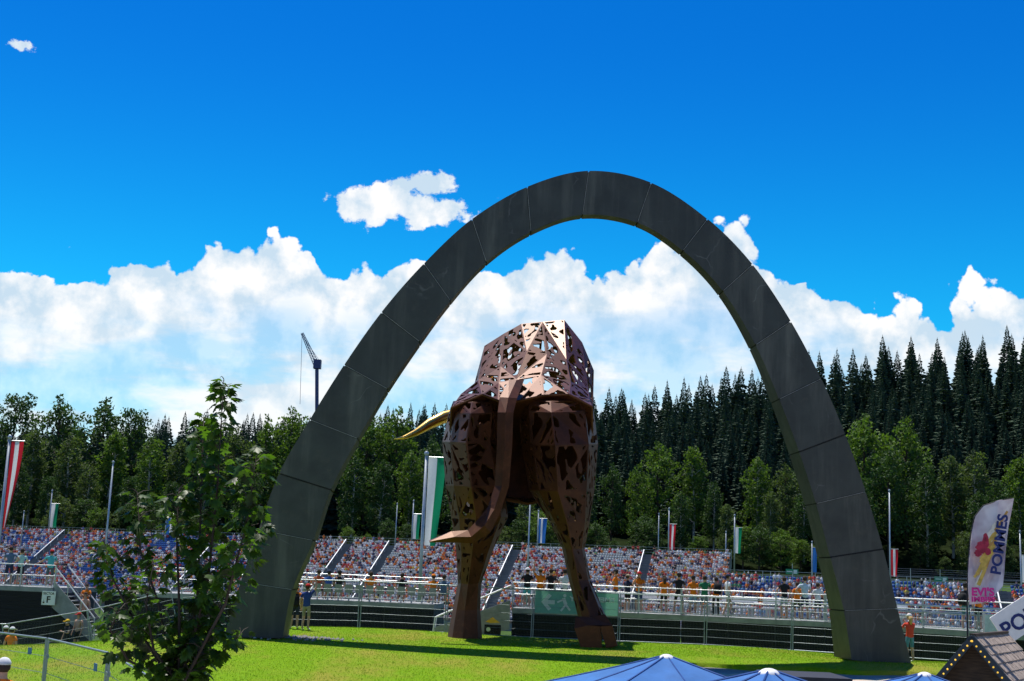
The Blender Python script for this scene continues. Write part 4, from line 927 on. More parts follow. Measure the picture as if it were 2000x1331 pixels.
lt.build('boom', cr_m, cr); MB().obox(P(620, 712, D), (1.3, 0, 0), (0, 1.2, 0), (0, 0, 1.6)).build('cab', cr_m, cr)
MB().tube([j1, P(586, 790, D)], .07, 4).build('hoist_cable', cr_m, cr); MB().bar(P(612, 716, D), P(627, 712, D), .5).build('jib_foot', cr_m, cr)
MB().tube([j0.lerp(j1, .8), P(626, 708, D)], .06, 4).build('stay_cable', cr_m, cr)

# ------------------------------------------------------------------ parasols, kiosk, hut, banners
par_m = mat('parasol_cloth', (.05, .20, .56), .75, var=.12, scale=2.5, transl=.3, bump=.9); seam_m = mat('parasol_seam', (.02, .085, .30), .8); cap_m = mat('parasol_cap', (.78, .78, .78), .5)
def parasol(label, px, py, d, half, rz, group=None):
    ap = P(px, py, d); gz = base_z(ap.x, d); o = thing('parasol', label, 'parasol', (ap.x, d, gz)); slope = .37
    K = 16; pts = []
    for k in range(8):
        a = rz + k * math.pi / 4; r_ = half * (1.0 if k % 2 == 0 else 1 / math.cos(math.pi / 4)) if False else half * (1.41 if k % 2 else 1.0); pts.append((a, r_))
    for k in range(8):                             # eight cloth panels, sagging between the ribs
        b_ = MB(); (a0, r0), (a1, r1) = pts[k], pts[(k + 1) % 8]; n = 6; vs = []
        for i in range(n + 1):
            f = .045 + .955 * i / n
            for j in range(5):
                u_ = j / 4; e0 = Vector((math.cos(a0), math.sin(a0), 0)) * r0; e1 = Vector((math.cos(a1), math.sin(a1), 0)) * r1; p = e0.lerp(e1, u_) * f
                sag = .05 * math.sin(math.pi * u_) * f + .02 * math.sin(k * 2.3 + i * 1.7 + j) * f * math.sin(math.pi * u_)
                vs.append(ap + p + Vector((0, 0, -half * slope * (f ** .93) - sag)))
        for j in range(5): vs.append(vs[n * 5 + j] + Vector((0, 0, -.16)))
        b_.add(vs, [(i * 5 + j, (i + 1) * 5 + j, (i + 1) * 5 + j + 1, i * 5 + j + 1) for i in range(n + 1) for j in range(4)]); b_.build('canopy_panel', par_m, o, True)
        MB().tube([ap + Vector((0, 0, -.06)), ap + Vector((math.cos(a0), math.sin(a0), 0)) * r0 * .98 + Vector((0, 0, -half * slope - .05))], .012, 5).build('rib', galv, o)
    for (a0, r0) in pts: MB().tube([ap + Vector((math.cos(a0), math.sin(a0), 0)) * r0 * f - Vector((0, 0, half * slope * (f ** .93) - .006)) for f in (.05, .35, .7, 1.0)], .011, 4).build('seam', seam_m, o)
    MB().ball(ap + Vector((0, 0, -.08)), .13, .13, .09, 12, 5, 0, 0.0).build('cap', cap_m, o, True)
    MB().tube([(ap.x, d, gz), (ap.x, d, ap.z - .05)], .03, 8).build('pole', galv, o); MB().box(ap.x - .35, ap.x + .35, d - .35, d + .35, gz, gz + .1).build('base', conc, o)
parasol('large blue parasol with white cap in front of the lawn', 1302, 1279, 20.5, 1.55, R(12))
parasol('blue parasol next to the dark flat roofed kiosk', 1502, 1307, 14.5, 1.3, R(25))
parasol('blue parasol between the kiosk and the food hut', 1806, 1314, 20.5, 1.4, R(5))
navy = mat('kiosk_roof', (.018, .020, .032), .6, var=.15); kio = mat('kiosk_wall', (.10, .10, .11), .8)
kx0, kx1 = XD(1480, 31, 2.6), XD(1625, 31, 2.6); kz = P(1600, 1314, 31).z; ko = thing('kiosk', 'low kiosk with dark flat roof below the lawn edge', 'kiosk', (kx0, 31, .25))
MB().box(kx0, kx1, 29.2, 31.2, kz - .14, kz).build('roof', navy, ko); MB().box(kx0 + .15, kx1 - .15, 29.4, 31.0, .2, kz - .14).build('wall', kio, ko); MB().box(kx0 + .4, kx1 - .4, 29.36, 29.4, 1.2, 2.0).build('hatch', galv, ko)

# food hut
timber = mat('hut_timber', (.075, .045, .026), .75, var=.3, scale=3, stretch=(1, 1, 8)); fascia = mat('hut_fascia', (.03, .045, .06), .6); shin = mat('shingle', (.45, .355, .29), .9, var=.3, scale=9, bump=.5)
bulb_y = mat('bulb_yellow', (.95, .55, .06), .3, emit=.6, var=.02); bulb_w = mat('bulb_white', (.9, .82, .65), .3, emit=.6, var=.02)
ap = P(1899, 1238, 33); rd = Vector((.50, .866, 0)); gd = Vector((.866, -.50, 0)); HG = .2; hw = 1.62; sl_ = 1.22
hut = thing('food_hut', 'small timber food hut with shingled gable roof and bulb strings', 'hut', (ap.x, 33, HG)); Lr = 4.6
ez = ap.z - hw * sl_ + 0; wl = 1.3
def HP(u_, v_, z): return Vector((ap.x, 33, 0)) + gd * u_ + rd * v_ + Vector((0, 0, z))
for v_ in (.35, Lr - .35):
    b_ = MB(); th = rd * .04; vs = [HP(-wl, v_, HG), HP(wl, v_, HG), HP(wl, v_, ap.z - wl * sl_ - .12), HP(0, v_, ap.z - .14), HP(-wl, v_, ap.z - wl * sl_ - .12)]
    b_.add([p - th for p in vs] + [p + th for p in vs], [(0, 1, 2, 3, 4), (9, 8, 7, 6, 5)] + [(k, k + 5, (k + 1) % 5 + 5, (k + 1) % 5) for k in range(5)]); b_.build('gable_wall', timber, hut)
for s in (-1, 1):
    MB().obox(HP(s * wl, Lr / 2, (HG + ap.z - wl * sl_ - .12) / 2), gd * .04, rd * (Lr / 2 - .3), (0, 0, (ap.z - wl * sl_ - .12 - HG) / 2)).build('side_wall', timber, hut)
    sv = (gd * s - Vector((0, 0, sl_))).normalized(); nv = (gd * s * sl_ + Vector((0, 0, 1))).normalized(); SLn = hw * math.sqrt(1 + sl_ * sl_)
    MB().obox(HP(0, Lr / 2, ap.z - .06) + sv * SLn / 2 - nv * .03, sv * SLn / 2, rd * Lr / 2, nv * .025).build('roof_deck', timber, hut)
    MB().obox(HP(0, -.03, ap.z - .06) + sv * SLn / 2 - nv * .04, sv * SLn / 2, rd * .03, nv * .085).build('fascia_board', fascia, hut)
    nb = 17
    for k in range(nb):
        p = HP(0, -.08, ap.z - .07) + sv * (SLn * (k + .6) / nb) - nv * .06; bb = MB().ball(p, .024, .024, .024, 7, 4); tag(bb.build('bulb', bulb_y, hut), 'yellow bulb along the gable edge')
    rows_ = 10; per = 20 if s > 0 else 8
    for r_ in range(rows_):
        for c_ in range(per):
            w_ = Lr / per; v_ = (c_ + .5 + (.5 if r_ % 2 else 0)) * w_
            if v_ > Lr: continue
            q = HP(0, v_, ap.z - .06) + sv * (SLn * (r_ + .62) / rows_) + nv * (.028 + random.uniform(0, .012))
            MB().obox(q, sv * (SLn / rows_ * .66) + nv * .016, rd * (w_ / 2 - random.uniform(.004, .012)), nv * .011).build('shingle', shin, hut)
MB().obox(HP(0, .18, ap.z - 1.55), gd * 1.25, rd * .1, (0, 0, .07)).build('tie_beam', timber, hut)
for k in range(15): tag(MB().ball(HP(-1.15 + 2.3 * k / 14, .05, ap.z - 1.50), .026, .026, .026, 7, 4).build('bulb', bulb_w, hut), 'white bulb along the tie beam')
MB().obox(HP(0, .03 + Lr / 2, ap.z - .03), gd * .07, rd * Lr / 2, (0, 0, .03)).build('ridge_cap', timber, hut)

# feather flag
FD = 34.0; fo = [(1502, 80), (1485, 160), (1470, 250), (1457, 350), (1446, 450), (1438, 580), (1428, 680), (1372, 745), (1290, 798), (1198, 808), (1190, 700), (1190, 600), (1196, 500), (1205, 400), (1219, 290), (1243, 200), (1300, 132), (1400, 96)]
fo = [(1550 + a / 3.493, 950 + b_ / 3.493) for a, b_ in fo]
ffl = thing('feather_flag', 'tall feather flag reading POMMES over the food hut', 'flag', P(1890, 1262, FD))
cl_m = bpy.data.materials.new('flag_print'); cl_m.use_nodes = True; t = cl_m.node_tree; b = t.nodes['Principled BSDF']; tco = nd(t, 'ShaderNodeTexCoord')
c = mixc(t, rng(nz(1.1, 3), .42, .6), (.72, .66, .68), (.50, .40, .44)); c = mixc(t, mth(t, 'MULTIPLY', rng(nz(2.0, 4), .55, .65), .5), c, (.80, .78, .74)); t.links.new(c, b.inputs['Base Color']); b.inputs['Roughness'].default_value = .8
def FP(px, py, dy=0): 
    return P(px, py, FD + .10 * math.sin((py - 970) * .03) + .06 * math.sin((px - 1890) * .09) + dy)
bm = bmesh.new(); ctr = [bm.verts.new(FP(*p)) for p in fo]; bm.faces.new(ctr); bmesh.ops.triangulate(bm, faces=bm.faces[:])
bmesh.ops.subdivide_edges(bm, edges=bm.edges[:], cuts=2, use_grid_fill=True)
off = Vector(ffl['_o'])
for v in bm.verts: v.co -= off
me = bpy.data.meshes.new('cloth'); bm.to_mesh(me); bm.free(); me.materials.append(cl_m); co = link('cloth', me, ffl); s_ = co.modifiers.new('thick', 'SOLIDIFY'); s_.thickness = .008
MB().tube([P(1890, 1262, FD), P(1889, 1180, FD), P(1891, 1100, FD), P(1895, 1050, FD), P(1903, 1010, FD), P(1920, 988, FD), P(1950, 978, FD), P(1981, 973, FD)], [.022, .02, .018, .016, .014, .012, .01, .008], 6).build('pole', ink, ffl)
txb = mat('print_navy', (.02, .035, .16), .8); pk = mat('print_pink', (.75, .03, .28), .8); fry = mat('print_yellow', (.72, .48, .10), .8, var=.2); ket = mat('print_red', (.45, .03, .07), .8, var=.3); fry2 = mat('print_tan', (.55, .30, .08), .8); pale = mat('print_pale', (.74, .70, .58), .8)
FPX_, FO = FPX, FD
kpx = FD / FPX
up_ = (P(1955, 1005, FD) - P(1940, 1122, FD)); dyv = Vector((0, -.16, 0))
letters('lettering', 'POMMES', .36, P(1949, 1124, FD) + dyv, up_, Vector((-1, 0, .12)), txb, ffl, .012, fitw=up_.length)
letters('lettering', "EVI'S", .27, P(1893, 1163, FD) + dyv, (1, 0, .02), (0, 0, 1), pk, ffl, .012, fitw=.58)
letters('lettering', 'IMBISS', .17, P(1893, 1175, FD) + dyv, (1, 0, .03), (0, 0, 1), pk, ffl, .008, fitw=.60)
def print_strip(name, a, b_, w, m_, lift):
    d = P(*b_, FD) - P(*a, FD); s = d.cross(Vector((0, 1, 0))).normalized() * w; o_ = Vector((0, -.13 - lift, 0))
    MB().add([P(*a, FD) - s + o_, P(*a, FD) + s + o_, P(*b_, FD) + s * .8 + o_, P(*b_, FD) - s * .8 + o_], [(0, 1, 2, 3)]).build(name, m_, ffl)
rf = random.Random(3)
for i in range(26):
    f = rf.random(); cx_ = 1912 + 38 * f + rf.uniform(-9, 7); cy_ = 1130 - 135 * f + rf.uniform(-10, 14); an = math.radians(rf.uniform(60, 80) - 25 * f + rf.uniform(-14, 14)); l_ = rf.uniform(12, 26)
    a, b_ = (cx_ - math.cos(an) * l_, cy_ + math.sin(an) * l_), (cx_ + math.cos(an) * l_ * .8, cy_ - math.sin(an) * l_ * .8)
    if min(a[0], b_[0]) < 1897 or max(a[1], b_[1]) > 1148 or b_[1] < 984 + max(0, (1935 - b_[0])) * .5: continue
    print_strip('printed_fry', a, b_, rf.uniform(.03, .055), rf.choice((fry, fry, pale, fry2)), .0006 * i)
for i, (px, py, rx, rz_) in enumerate(((1913, 1070, 11, 12), (1921, 1058, 6, 16), (1906, 1081, 7, 7), (1925, 1078, 6, 7))):
    cc = P(px, py, FD) + Vector((0, -.152 - .001 * i, 0)); n = 14
    MB().add([cc + Vector((math.cos(6.283 * k / n) * rx * kpx * (1 + .2 * math.sin(3 * k)), 0, math.sin(6.283 * k / n) * rz_ * kpx)) for k in range(n)], [tuple(range(n))]).build('printed_sauce', ket, ffl)
# POMMES board by the hut and a pale wind screen
q0 = P(1962, 1252, 39); q1 = P(2075, 1178, 39); sb = thing('food_board', 'white board reading POMMES behind the food hut', 'board', (q0.x, 39, q0.z - .9)); ux_ = (q1 - q0).normalized(); uy_ = Vector((-ux_.z, 0, ux_.x))
MB().obox((q0 + q1) / 2 + uy_ * .30, ux_ * (q1 - q0).length / 2, (0, .02, 0), uy_ * .45).build('panel', wht, sb); letters('lettering', 'POMMES', .62, q0 + ux_ * .08 + uy_ * .02 + Vector((0, -.03, 0)), ux_, uy_, txb, sb, .015)
for f in (.1, .75): p = q0.lerp(q1, f); MB().bar((p.x, 39.05, .3), (p.x, 39.05, p.z), .07).build('post', timber, sb)
q = P(1943, 1225, 45); ws = thing('wind_screen', 'pale turquoise wind screen panel beside the feather flag', 'screen', (q.x, 45, q.z - .4)); MB().box(q.x - .35, q.x + .35, 44.98, 45.02, q.z - .38, q.z + .38).build('panel', mat('pale_screen', (.42, .58, .56), .7, transl=.3), ws); MB().bar((q.x - .36, 45, 1.6), (q.x - .36, 45, q.z + .5), .05).build('post', galv, ws); MB().bar((q.x + .36, 45, 1.6), (q.x + .36, 45, q.z + .5), .05).build('post', galv, ws)
# ------------------------------------------------------------------ people
SK = mat('skin', (.50, .29, .20)); QUEUE = []
def cloth(c): return mat('cloth_%d_%d_%d' % tuple(int(x * 100) for x in c), c, .85, var=.14, scale=9, spec=.2)
ORANGE = (.85, .22, .015); BLACK = (.022, .022, .026); WHITE = (.72, .73, .75); DENIM = (.06, .10, .19); NAVY = (.03, .04, .09); TEAL = (.10, .48, .52); RED = (.55, .03, .03); KHAKI = (.34, .29, .20); LBLUE = (.28, .45, .62); GREEN = (.03, .20, .10); GREYB = (.10, .16, .27); BARE = (.50, .29, .20)
ARMS = {'hang': ((.27, -.03, 1.12), (.27, .07, .86)), 'lean': ((.29, .16, 1.15), (.15, .40, 1.14)), 'fold': ((.29, .08, 1.14), (-.02, .25, 1.20)), 'hips': ((.41, -.08, 1.18), (.20, .06, 1.02)), 'up': ((.32, .10, 1.64), (.25, .16, 1.90)), 'phone': ((.25, .16, 1.18), (.06, .34, 1.44)), 'rail': ((.38, .18, 1.22), (.60, .32, 1.10)), 'lap': ((.27, .05, 1.12), (.10, .30, 1.0))}
def person(label, x, y, z, yaw, shirt, pants, arms=('hang', 'hang'), legs='stand', long=False, sleeve=.6, hat=None, hair=(.06, .04, .03), longhair=False, h=1.78, tilt=0.0, group=None):
    J = {}; sit = legs == 'sit'; dz = -.47 if sit else 0
    def j(n, p, r): J[n] = (Vector(p) + Vector((0, 0, dz if n[:2] in ('pe', 'sp', 'ch', 'ne', 'he', 'ho', 'sh', 'el', 'ha', 'hi') else 0)), r)
    j('pelvis', (0, 0, .95), (.15, .115)); j('spine', (0, .01, 1.12), (.135, .105)); j('chest', (0, .0, 1.33), (.165, .115)); j('neck', (0, 0, 1.47), (.062, .062)); j('headb', (0, .02, 1.56), (.068, .078)); j('headm', (0, .025, 1.645), (.082, .098)); j('headt', (0, .01, 1.735), (.055, .068))
    E = [('pelvis', 'spine', 'shirt'), ('spine', 'chest', 'shirt'), ('chest', 'neck', 'shirt'), ('neck', 'headb', 'skin'), ('headb', 'headm', 'skin'), ('headm', 'headt', 'skin')]
    st = {'stand': ((.0, .0), (.0, .0)), 'walk': ((.20, .10), (-.10, -.24)), 'apart': ((.02, .0), (.02, .0))}.get(legs, ((0, 0), (0, 0)))
    for i, s in enumerate((-1, 1)):
        e_, h_ = ARMS[arms[i]]
        j('sh%d' % i, (s * .185, 0, 1.41), (.062, .062)); j('el%d' % i, (s * e_[0], e_[1], e_[2]), (.044, .044)); j('ha%d' % i, (s * h_[0], h_[1], h_[2]), (.030, .034)); he = Vector(h_) - Vector(e_); he = he.normalized() * .09
        j('hap%d' % i, (s * (h_[0] + he.x), h_[1] + he.y, h_[2] + he.z), (.036, .022))
        E += [('chest', 'sh%d' % i, 'shirt'), ('sh%d' % i, 'el%d' % i, 'sleeve'), ('el%d' % i, 'ha%d' % i, 'skin'), ('ha%d' % i, 'hap%d' % i, 'skin')]
        ky, ay = st[i]; sp = .05 if legs == 'apart' else 0
        j('hi%d' % i, (s * .095, 0, .90), (.088, .092))
        if sit: kn, an, to = (s * .12, .44, .47), (s * .13, .42, .09), (s * .14, .60, .04)
        else: kn, an, to = (s * (.11 + sp), .03 + ky, .50), (s * (.12 + 1.6 * sp), -.02 + ay, .09), (s * (.14 + 1.6 * sp), .15 + ay, .04)
        j('kn%d' % i, kn, (.058, .060)); j('ca%d' % i, Vector(kn).lerp(Vector(an), .35) + Vector((0, -.015, 0)), (.052, .056)); j('an%d' % i, an, (.036, .040)); j('to%d' % i, to, (.042, .032))
        E += [('pelvis', 'hi%d' % i, 'pants'), ('hi%d' % i, 'kn%d' % i, 'pants'), ('kn%d' % i, 'ca%d' % i, 'calf'), ('ca%d' % i, 'an%d' % i, 'calf'), ('an%d' % i, 'to%d' % i, 'shoe')]
    names = list(J); me = bpy.data.meshes.new('skeleton'); me.from_pydata([J[n][0] for n in names], [(names.index(a), names.index(b_)) for a, b_, _ in E], [])
    ob = bpy.data.objects.new('skeleton', me); C.objects.link(ob)
    sk = ob.modifiers.new('skin', 'SKIN'); sk.branch_smoothing = .5; sk.use_smooth_shade = True
    lay = me.skin_vertices[0] if me.skin_vertices else None
    if lay is None: raise RuntimeError('no skin layer')
    for i, n in enumerate(names): lay.data[i].radius = J[n][1]; lay.data[i].use_root = (n == 'pelvis')
    sb_ = ob.modifiers.new('sub', 'SUBSURF'); sb_.levels = 1; sb_.render_levels = 1
    QUEUE.append(dict(ob=ob, label=label, loc=(x, y, z), yaw=yaw, J=J, E=E, shirt=shirt, pants=pants, long=long, sleeve=sleeve, hat=hat, hair=hair, longhair=longhair, h=h, tilt=tilt, group=group))
def finish_people():
    bpy.context.view_layer.update(); dg = bpy.context.evaluated_depsgraph_get()
    for q in QUEUE:
        src = bpy.data.meshes.new_from_object(q['ob'].evaluated_get(dg)); J, E = q['J'], q['E']
        vs = [v.co.copy() for v in src.vertices]; fs = [tuple(p.vertices) for p in src.polygons]; zones = []
        segs = [(J[a][0], J[b_][0], z_) for a, b_, z_ in E]
        for f in fs:
            c_ = sum((vs[i] for i in f), Vector()) / len(f); best = None
            for (a, b_, z_) in segs:
                d = b_ - a; t_ = max(0, min(1, (c_ - a).dot(d) / d.length_squared)); dist = (c_ - a - d * t_).length
                if best is None or dist < best[0]: best = (dist, z_, t_)
            z_, t_ = best[1], best[2]
            zones.append({'shirt': 0, 'skin': 1, 'sleeve': 0 if t_ < q['sleeve'] else 1, 'pants': 2 if (q['long'] or t_ < .85) else 1, 'calf': 2 if q['long'] else 1, 'shoe': 3}[z_])
            hem = J['pelvis'][0].z - .04
            if best[1] == 'shirt' and c_.z < hem: zones[-1] = 2
            if best[1] == 'pants' and c_.z > hem and abs(c_.y) < .15: zones[-1] = 0
        b_ = MB(); b_.v = vs; b_.f = fs; b_.m = zones
        hc = J['headm'][0]
        b_.add([hc + Vector((-.015, .085, -.01)), hc + Vector((.015, .085, -.01)), hc + Vector((0, .09, .03)), hc + Vector((0, .118, -.012))], [(0, 1, 3), (1, 2, 3), (2, 0, 3)], 1)     # nose
        for s in (-1, 1):
            b_.obox(hc + Vector((s * .084, .0, -.01)), (.010, 0, 0), (0, .018, 0), (0, 0, .03), 1)             # ears
            b_.obox(hc + Vector((s * .032, .092, .012)), (.011, 0, 0), (0, .004, 0), (0, 0, .006), 4)          # eyes
        b_.obox(hc + Vector((0, .086, -.05)), (.022, 0, 0), (0, .006, 0), (0, 0, .005), 4)
        for i, s in enumerate((-1, 1)):                                   # fingers and thumb
            w, pm = J['ha%d' % i][0], J['hap%d' % i][0]; d = (pm - w).normalized(); sd_ = d.cross(Vector((0, 1, .3))).normalized(); cu = d.cross(sd_)
            for k, ln in enumerate((.062, .072, .068, .052)):
                o_ = pm + sd_ * (.028 - .0185 * k); b_.tube([o_ - d * .01, o_ + d * ln * .55 + cu * .006, o_ + d * ln * .9 + cu * .025], [.009, .0085, .006], 5, 1)
            b_.tube([w + d * .03 + sd_ * .025, w + d * .07 + sd_ * .055 + cu * .01, w + d * .10 + sd_ * .055 + cu * .02], [.011, .010, .007], 5, 1)
        k = q['h'] / 1.72
        b_.v = [v * k for v in b_.v]
        o = thing('person', q['label'], 'person', q['loc'], q['group'], q['yaw'], local=True)
        b_.build('body', [SK if q['shirt'] == BARE else cloth(q['shirt']), SK, cloth(q['pants']), cloth(BLACK if random.random() < .5 else WHITE), cloth((.03, .02, .02))], o, True)
        hc = hc * k; hm = MB()
        hm.ball(hc + Vector((0, -.012, .012)), .094 * k, .108 * k, .112 * k, 10, 5, 0, .02)
        hm.ball(hc + Vector((0, -.03, .0)), .090 * k, .088 * k, .10 * k, 10, 5, 0, -.75)
        if q['longhair']: hm.tube([hc + Vector((0, -.07, .02)), hc + Vector((0, -.10, -.12)), hc + Vector((0, -.10, -.28))], [.08, .075, .03], 8)
        hm.build('hair', cloth(q['hair']), o, True)
        if q['hat']:
            hb_ = MB(); hb_.ball(hc + Vector((0, -.01, .03)), .102 * k, .116 * k, .105 * k, 12, 5, 0, 0.0)
            kind, colr = q['hat']
            if kind == 'cap': hb_.obox(hc + Vector((0, .14, .035)), (.07, 0, 0), (0, .07, -.012), (0, 0, .006))
            if kind == 'capback': hb_.obox(hc + Vector((0, -.14, .035)), (.07, 0, 0), (0, .06, .012), (0, 0, .006))
            if kind == 'brim': hb_.tube([hc + Vector((0, 0, .03)), hc + Vector((0, 0, .042))], [.19, .18], 14)
            hb_.build('hat', cloth(colr), o, True)
    for q in QUEUE: bpy.data.objects.remove(q['ob'])
def backpack(label, x, y, z, yaw, col):
    c_ = Vector((x, y, z + 1.22)) + Vector((math.sin(yaw), -math.cos(yaw), 0)) * .20; f = Vector((-math.sin(yaw), math.cos(yaw), 0)); s = Vector((math.cos(yaw), math.sin(yaw), 0))
    o = thing('backpack', label, 'backpack', c_ - Vector((0, 0, .25))); b_ = MB()
    for (zz, w, d) in ((-.24, .13, .07), (-.2, .15, .09), (0, .16, .10), (.17, .14, .085), (.24, .09, .05)): b_.v += [c_ + s * w * sx + f * d * sy + Vector((0, 0, zz)) for sx, sy in ((-1, -1), (1, -1), (1, 1), (-1, 1))]
    b_.f = [(i * 4 + k, i * 4 + (k + 1) % 4, (i + 1) * 4 + (k + 1) % 4, (i + 1) * 4 + k) for i in range(4) for k in range(4)] + [(3, 2, 1, 0), (16, 17, 18, 19)]; b_.m = [0] * len(b_.f); b_.build('bag', cloth(col), o, True)
    MB().obox(c_ - f * .11 + Vector((0, 0, -.08)), s * .10, f * .03, (0, 0, .09)).build('front_pocket', cloth(col), o)
    for sx in (-1, 1): MB().tube([c_ + s * .1 * sx + f * .09 + Vector((0, 0, .2)), c_ + s * .11 * sx + f * .2 + Vector((0, 0, .26)), c_ + s * .12 * sx + f * .33 + Vector((0, 0, .1))], .014, 4).build('strap', cloth(col), o)
def onT(px, back=.5):                              # a spot on the right terrace at a pixel column
    best = None
    for k in range(0, 400):
        p, d, nn = along(TR, k * .075); q = p + nn * back; v = Vector((q.x, q.y, DZ + .9)) - CAM; x = CX + FPX * v.dot(rgt) / v.dot(fwd)
        if best is None or abs(x - px) < best[0]: best = (abs(x - px), q)
    return best[1].x, best[1].y
for (px, bk, lab, shirt, pants, arms, kw) in [
    (1030, .55, 'person in a black top and teal shorts at the terrace rail', BLACK, TEAL, ('lean', 'phone'), dict(hat=('brim', WHITE))),
    (1056, .50, 'person in an orange shirt and dark shorts with raised elbow', ORANGE, BLACK, ('up', 'lean'), dict(hat=('brim', (.25, .2, .12)))),
    (1076, .9, 'person in a black shirt beside the one with raised elbow', BLACK, BLACK, ('hang', 'lean'), dict(long=True)),
    (1102, .55, 'person in a white shirt and black cap behind the statue leg', WHITE, BLACK, ('lean', 'lean'), dict(hat=('cap', BLACK))),
    (1204, .50, 'bearded man in an orange shirt and dark jeans turned sideways', ORANGE, DENIM, ('fold', 'fold'), dict(long=True, h=1.86, yaw=1.2, hat=('capback', BLACK))),
    (1227, .70, 'person in a dark shirt and cap between two orange shirts', NAVY, BLACK, ('fold', 'fold'), dict(hat=('cap', KHAKI), h=1.66, yaw=-.9)),
    (1249, .50, 'person in an orange shirt with a red brimmed hat', ORANGE, DENIM, ('fold', 'phone'), dict(hat=('brim', RED), h=1.8, yaw=2.8)),
    (1297, .50, 'woman in an orange shirt and black shorts with long dark hair', ORANGE, BLACK, ('hang', 'hang'), dict(longhair=True, h=1.68)),
    (1327, .52, 'man in a black shirt and black shorts with dark cap', BLACK, BLACK, ('hips', 'hang'), dict(legs='apart', h=1.82, hat=('cap', BLACK))),
    (1355, .55, 'man in an orange shirt and light blue shorts', ORANGE, LBLUE, ('hang', 'fold'), dict(h=1.72, hat=('cap', BLACK))),
    (1377, .52, 'person in a dark green shirt at the terrace rail', GREEN, (.16, .22, .26), ('hang', 'lean'), dict(h=1.74)),
    (1400, .9, 'person in an orange shirt and black trousers behind a dark backpack', ORANGE, BLACK, ('hang', 'hang'), dict(long=True, h=1.7)),
    (1421, .45, 'man in a white shirt and beige shorts walking along the terrace', WHITE, KHAKI, ('hang', 'hang'), dict(legs='walk', yaw=-1.35, hat=('cap', NAVY), h=1.84)),
    (1533, .55, 'man in a black shirt and pale shorts near the arch leg', BLACK, (.35, .40, .46), ('hips', 'hang'), dict(h=1.82)),
    (1556, .9, 'person in an orange shirt half hidden beside the pale shirt', ORANGE, BLACK, ('hang', 'hang'), dict(h=1.62)),
    (1573, .50, 'man in a pale blue shirt and dark shorts near the arch leg', (.50, .60, .70), NAVY, ('hips', 'lean'), dict(h=1.88)),
    (1597, .85, 'person in a white shirt and dark shorts at the arch leg', WHITE, NAVY, ('hang', 'hang'), dict(h=1.62)),
    (1885, .6, 'man in a black shirt and teal shorts beside the feather flag', BLACK, (.10, .26, .27), ('hang', 'hang'), dict(h=1.82, yaw=-.9, hat=('cap', BLACK))),
    (1912, .8, 'person in an orange vest and dark shorts behind the feather flag', ORANGE, BLACK, ('hang', 'hang'), dict(h=1.74, yaw=.5))]:
    x, y = onT(px, bk); yw = kw.pop('yaw', random.uniform(-.35, .35)); person(lab, x, y, DZ, yw, shirt, pants, arms, **kw)
    if px == 1400: backpack('dark backpack on the back of the person in black trousers', x, y, DZ, yw, BLACK)
    if px == 1885: backpack('black backpack worn by the man beside the feather flag', x, y, DZ, yw, BLACK)
for (px, d, lab, shirt, pants, arms, yw, kw) in [
    (19, 65.9, 'man in a grey blue shirt and dark shorts on the sector platform', GREYB, NAVY, ('lean', 'hips'), .2, dict(h=1.84)),
    (41, 66.0, 'person in a pale turquoise shirt and dark shorts on the sector platform', (.38, .60, .60), BLACK, ('lean', 'lean'), 0, dict(h=1.74, hat=('cap', BLACK))),
    (99, 65.6, 'boy in a turquoise shirt and red cap holding the platform rail', TEAL, (.12, .15, .16), ('rail', 'lean'), .3, dict(h=1.76, hat=('cap', RED)))]:
    person(lab, XD(px, d, DZ + 1), d, DZ, yw, shirt, pants, arms, **kw)
for (px, d, z, lab, shirt, pants, arms, yw, kw) in [
    (168, 66.1, 1.75, 'person with an orange shirt coming down the platform stairs', ORANGE, RED, ('fold', 'fold'), 2.9, dict(h=1.7)),
    (165, 65.6, 1.25, 'bare chested man in dark shorts on the platform stairs', BARE, BLACK, ('hang', 'hang'), 2.8, dict(h=1.8)),
    (152, 64.2, .35, 'bare chested man with a red cap below the platform stairs', BARE, BLACK, ('hang', 'hang'), 2.6, dict(h=1.78, hat=('cap', RED))),
    (130, 63.6, .10, 'person in black with a yellow cap below the platform stairs', BLACK, BLACK, ('fold', 'hang'), 2.4, dict(h=1.72, hat=('cap', (.75, .48, .03)))),
    (8, 52.6, .2, 'person in a pale cap behind the grass hump', BLACK, BLACK, ('hang', 'hang'), .4, dict(h=1.75, hat=('cap', WHITE))),
    (20, 51.6, .22, 'person in an orange shirt and white cap behind the grass hump', ORANGE, ORANGE, ('hang', 'hang'), -.3, dict(h=1.75, hat=('cap', WHITE)))]:
    person(lab, XD(px, d, z + 1), d, z, yw, shirt, pants, arms, **kw)
x, y = XD(576, 51.5, 3), 51.5; z = lawn_z(x, y) - .02
person('man in an orange vest and black cap beside the left arch foot', x, y, z, .1, ORANGE, NAVY, ('hang', 'hang'), sleeve=.9, hat=('capback', NAVY), h=1.62); backpack('black backpack on the man in the orange vest', x, y, z - .14, .1, BLACK)
x = XD(598, 50.8, 3); person('man in a dark blue shirt and khaki shorts raising one arm', x, 50.8, lawn_z(x, 50.8) - .02, -.3, (.03, .06, .25), KHAKI, ('hang', 'up'), hat=('cap', RED), h=1.68)
x = XD(1777, 50.5, 3); person('woman in a red top and denim shorts with a white cap by the arch', x, 50.5, lawn_z(x, 50.5) - .02, .3, (.70, .07, .04), (.10, .25, .36), ('lean', 'phone'), hat=('cap', WHITE), hair=(.55, .36, .16), longhair=True, h=1.74)
p = P(9, 1292, 20); person('person in an orange shirt and white cap beside the near fence', p.x, 20, p.z - 1.74, .5, ORANGE, DENIM, ('hang', 'hang'), hat=('cap', WHITE), h=1.74, long=True)
